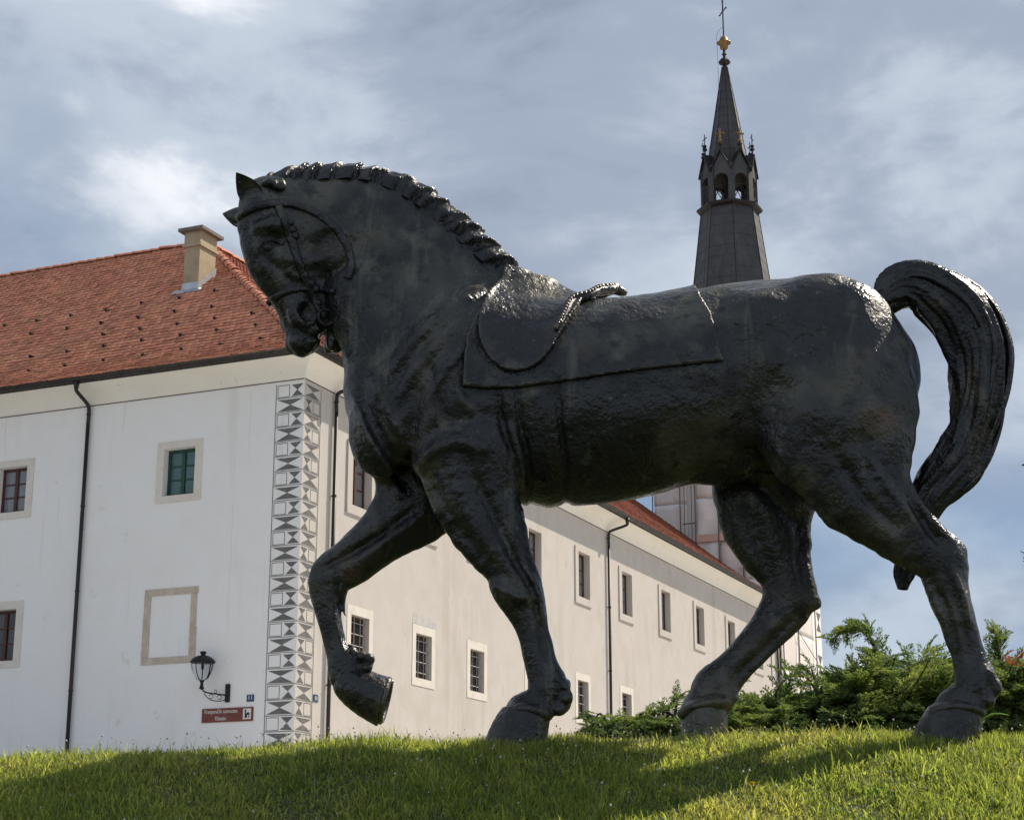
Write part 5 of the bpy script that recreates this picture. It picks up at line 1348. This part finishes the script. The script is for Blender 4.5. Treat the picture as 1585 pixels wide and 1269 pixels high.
juniper('tall juniper bush between the two hind legs, feathery branch leaning left above it', [(1330, 2.4), (1280, 2.2), (1390, 2.5)], [(1185, 1100), (1215, 1070), (1250, 1050), (1290, 1032), (1320, 1008), (1350, 998), (1375, 990), (1410, 998), (1440, 994), (1470, 1000)], (1.6, 3.2), 1140, 380, 6, .17,
        extra=[(1255, 1032, 2.2), (1240, 1038, 2.2)], arch=[(1362, 1080), (1358, 1020), (1346, 986), (1328, 974), (1306, 977), (1284, 992)])
juniper('juniper bush with orange-brown dead twigs at the right edge, behind the tail-side leg', [(1560, 2.5), (1500, 2.6)], [(1470, 1008), (1500, 1012), (1530, 1002), (1548, 996), (1570, 1012), (1600, 998), (1640, 995)], (1.6, 3.2), 1140, 260, 6, .17,
        arch=[(1552, 1060), (1548, 1020), (1544, 995), (1541, 980)], dead=(1566, 1022, 24, 9))
juniper('low juniper on the left of the far hind hoof, in front of the white wall', [(985, 1.7), (950, 1.7), (1030, 1.7)], [(908, 1128), (930, 1115), (950, 1112), (985, 1112), (1015, 1106), (1050, 1112), (1075, 1100)], (1.3, 2.2), 1142, 85, 6, .12, extra=[(922, 1110, 1.7), (914, 1114, 1.7), (1008, 1102, 1.7), (1015, 1100, 1.7), (1050, 1080, 1.9), (1062, 1070, 1.9)])
juniper('dark juniper clump just right of the far hind hoof', [(1150, 1.9), (1190, 2.0)], [(1105, 1085), (1130, 1070), (1150, 1062), (1175, 1066), (1200, 1074), (1235, 1072)], (1.4, 2.6), 1142, 150, 6, .15, extra=[(1140, 1050, 1.9), (1226, 1040, 2.0), (1220, 1046, 2.0)])
# ---- young tree whose twig reaches in at the right edge
tb = pt(1660, 1140, 4.0); tb[2] = float(ground_h(tb[0], tb[1]))
e = empty('young_tree', tb, 'young tree at the far right edge, only a thin twig showing', 'tree')
ttop = pt(1650, 560, 4.0)
mb = MB(); tr_path = catmull([tb, tb * .66 + ttop * .34 + [.05, 0, 0], tb * .3 + ttop * .7 + [-.04, 0, 0], ttop], 4); mb.tube(tr_path, [.05 * (1 - i / len(tr_path)) + .008 for i in range(len(tr_path))], 8)
lv = MB()
def twig(b, t, nl):
    pth = catmull([b, (b + t) / 2 + A([0, 0, .04]), t], 5); mb.tube(pth, [.008 * (1 - i / len(pth)) + .002 for i in range(len(pth))], 5)
    for k in range(nl):
        f = gj.uniform(.3, 1); i = min(len(pth) - 2, int(f * (len(pth) - 1))); p = pth[i]; d = gj.normal(0, 1, 3); d[2] *= .5; d /= np.linalg.norm(d); s_ = np.cross(d, gj.normal(0, 1, 3)); s_ /= np.linalg.norm(s_); L_ = gj.uniform(.03, .055)
        lv.add([p, p + d * L_ * .5 + s_ * L_ * .28, p + d * L_, p + d * L_ * .5 - s_ * L_ * .28], [[0, 1, 2, 3]])
for (v0, tu, tv, n_) in ((900, 1579, 853, 16), (905, 1583, 868, 12), (760, 1584, 718, 14), (640, 1600, 600, 40), (700, 1612, 660, 40), (820, 1605, 800, 40), (700, 1700, 640, 60), (800, 1720, 740, 60), (620, 1690, 540, 60), (940, 1600, 930, 30)):
    twig(pt(1655, v0, 4.0), pt(tu, tv, 3.8), n_)
mb.build('trunk', M['bark'], e); lv.build('crown', M['leaf'], e)
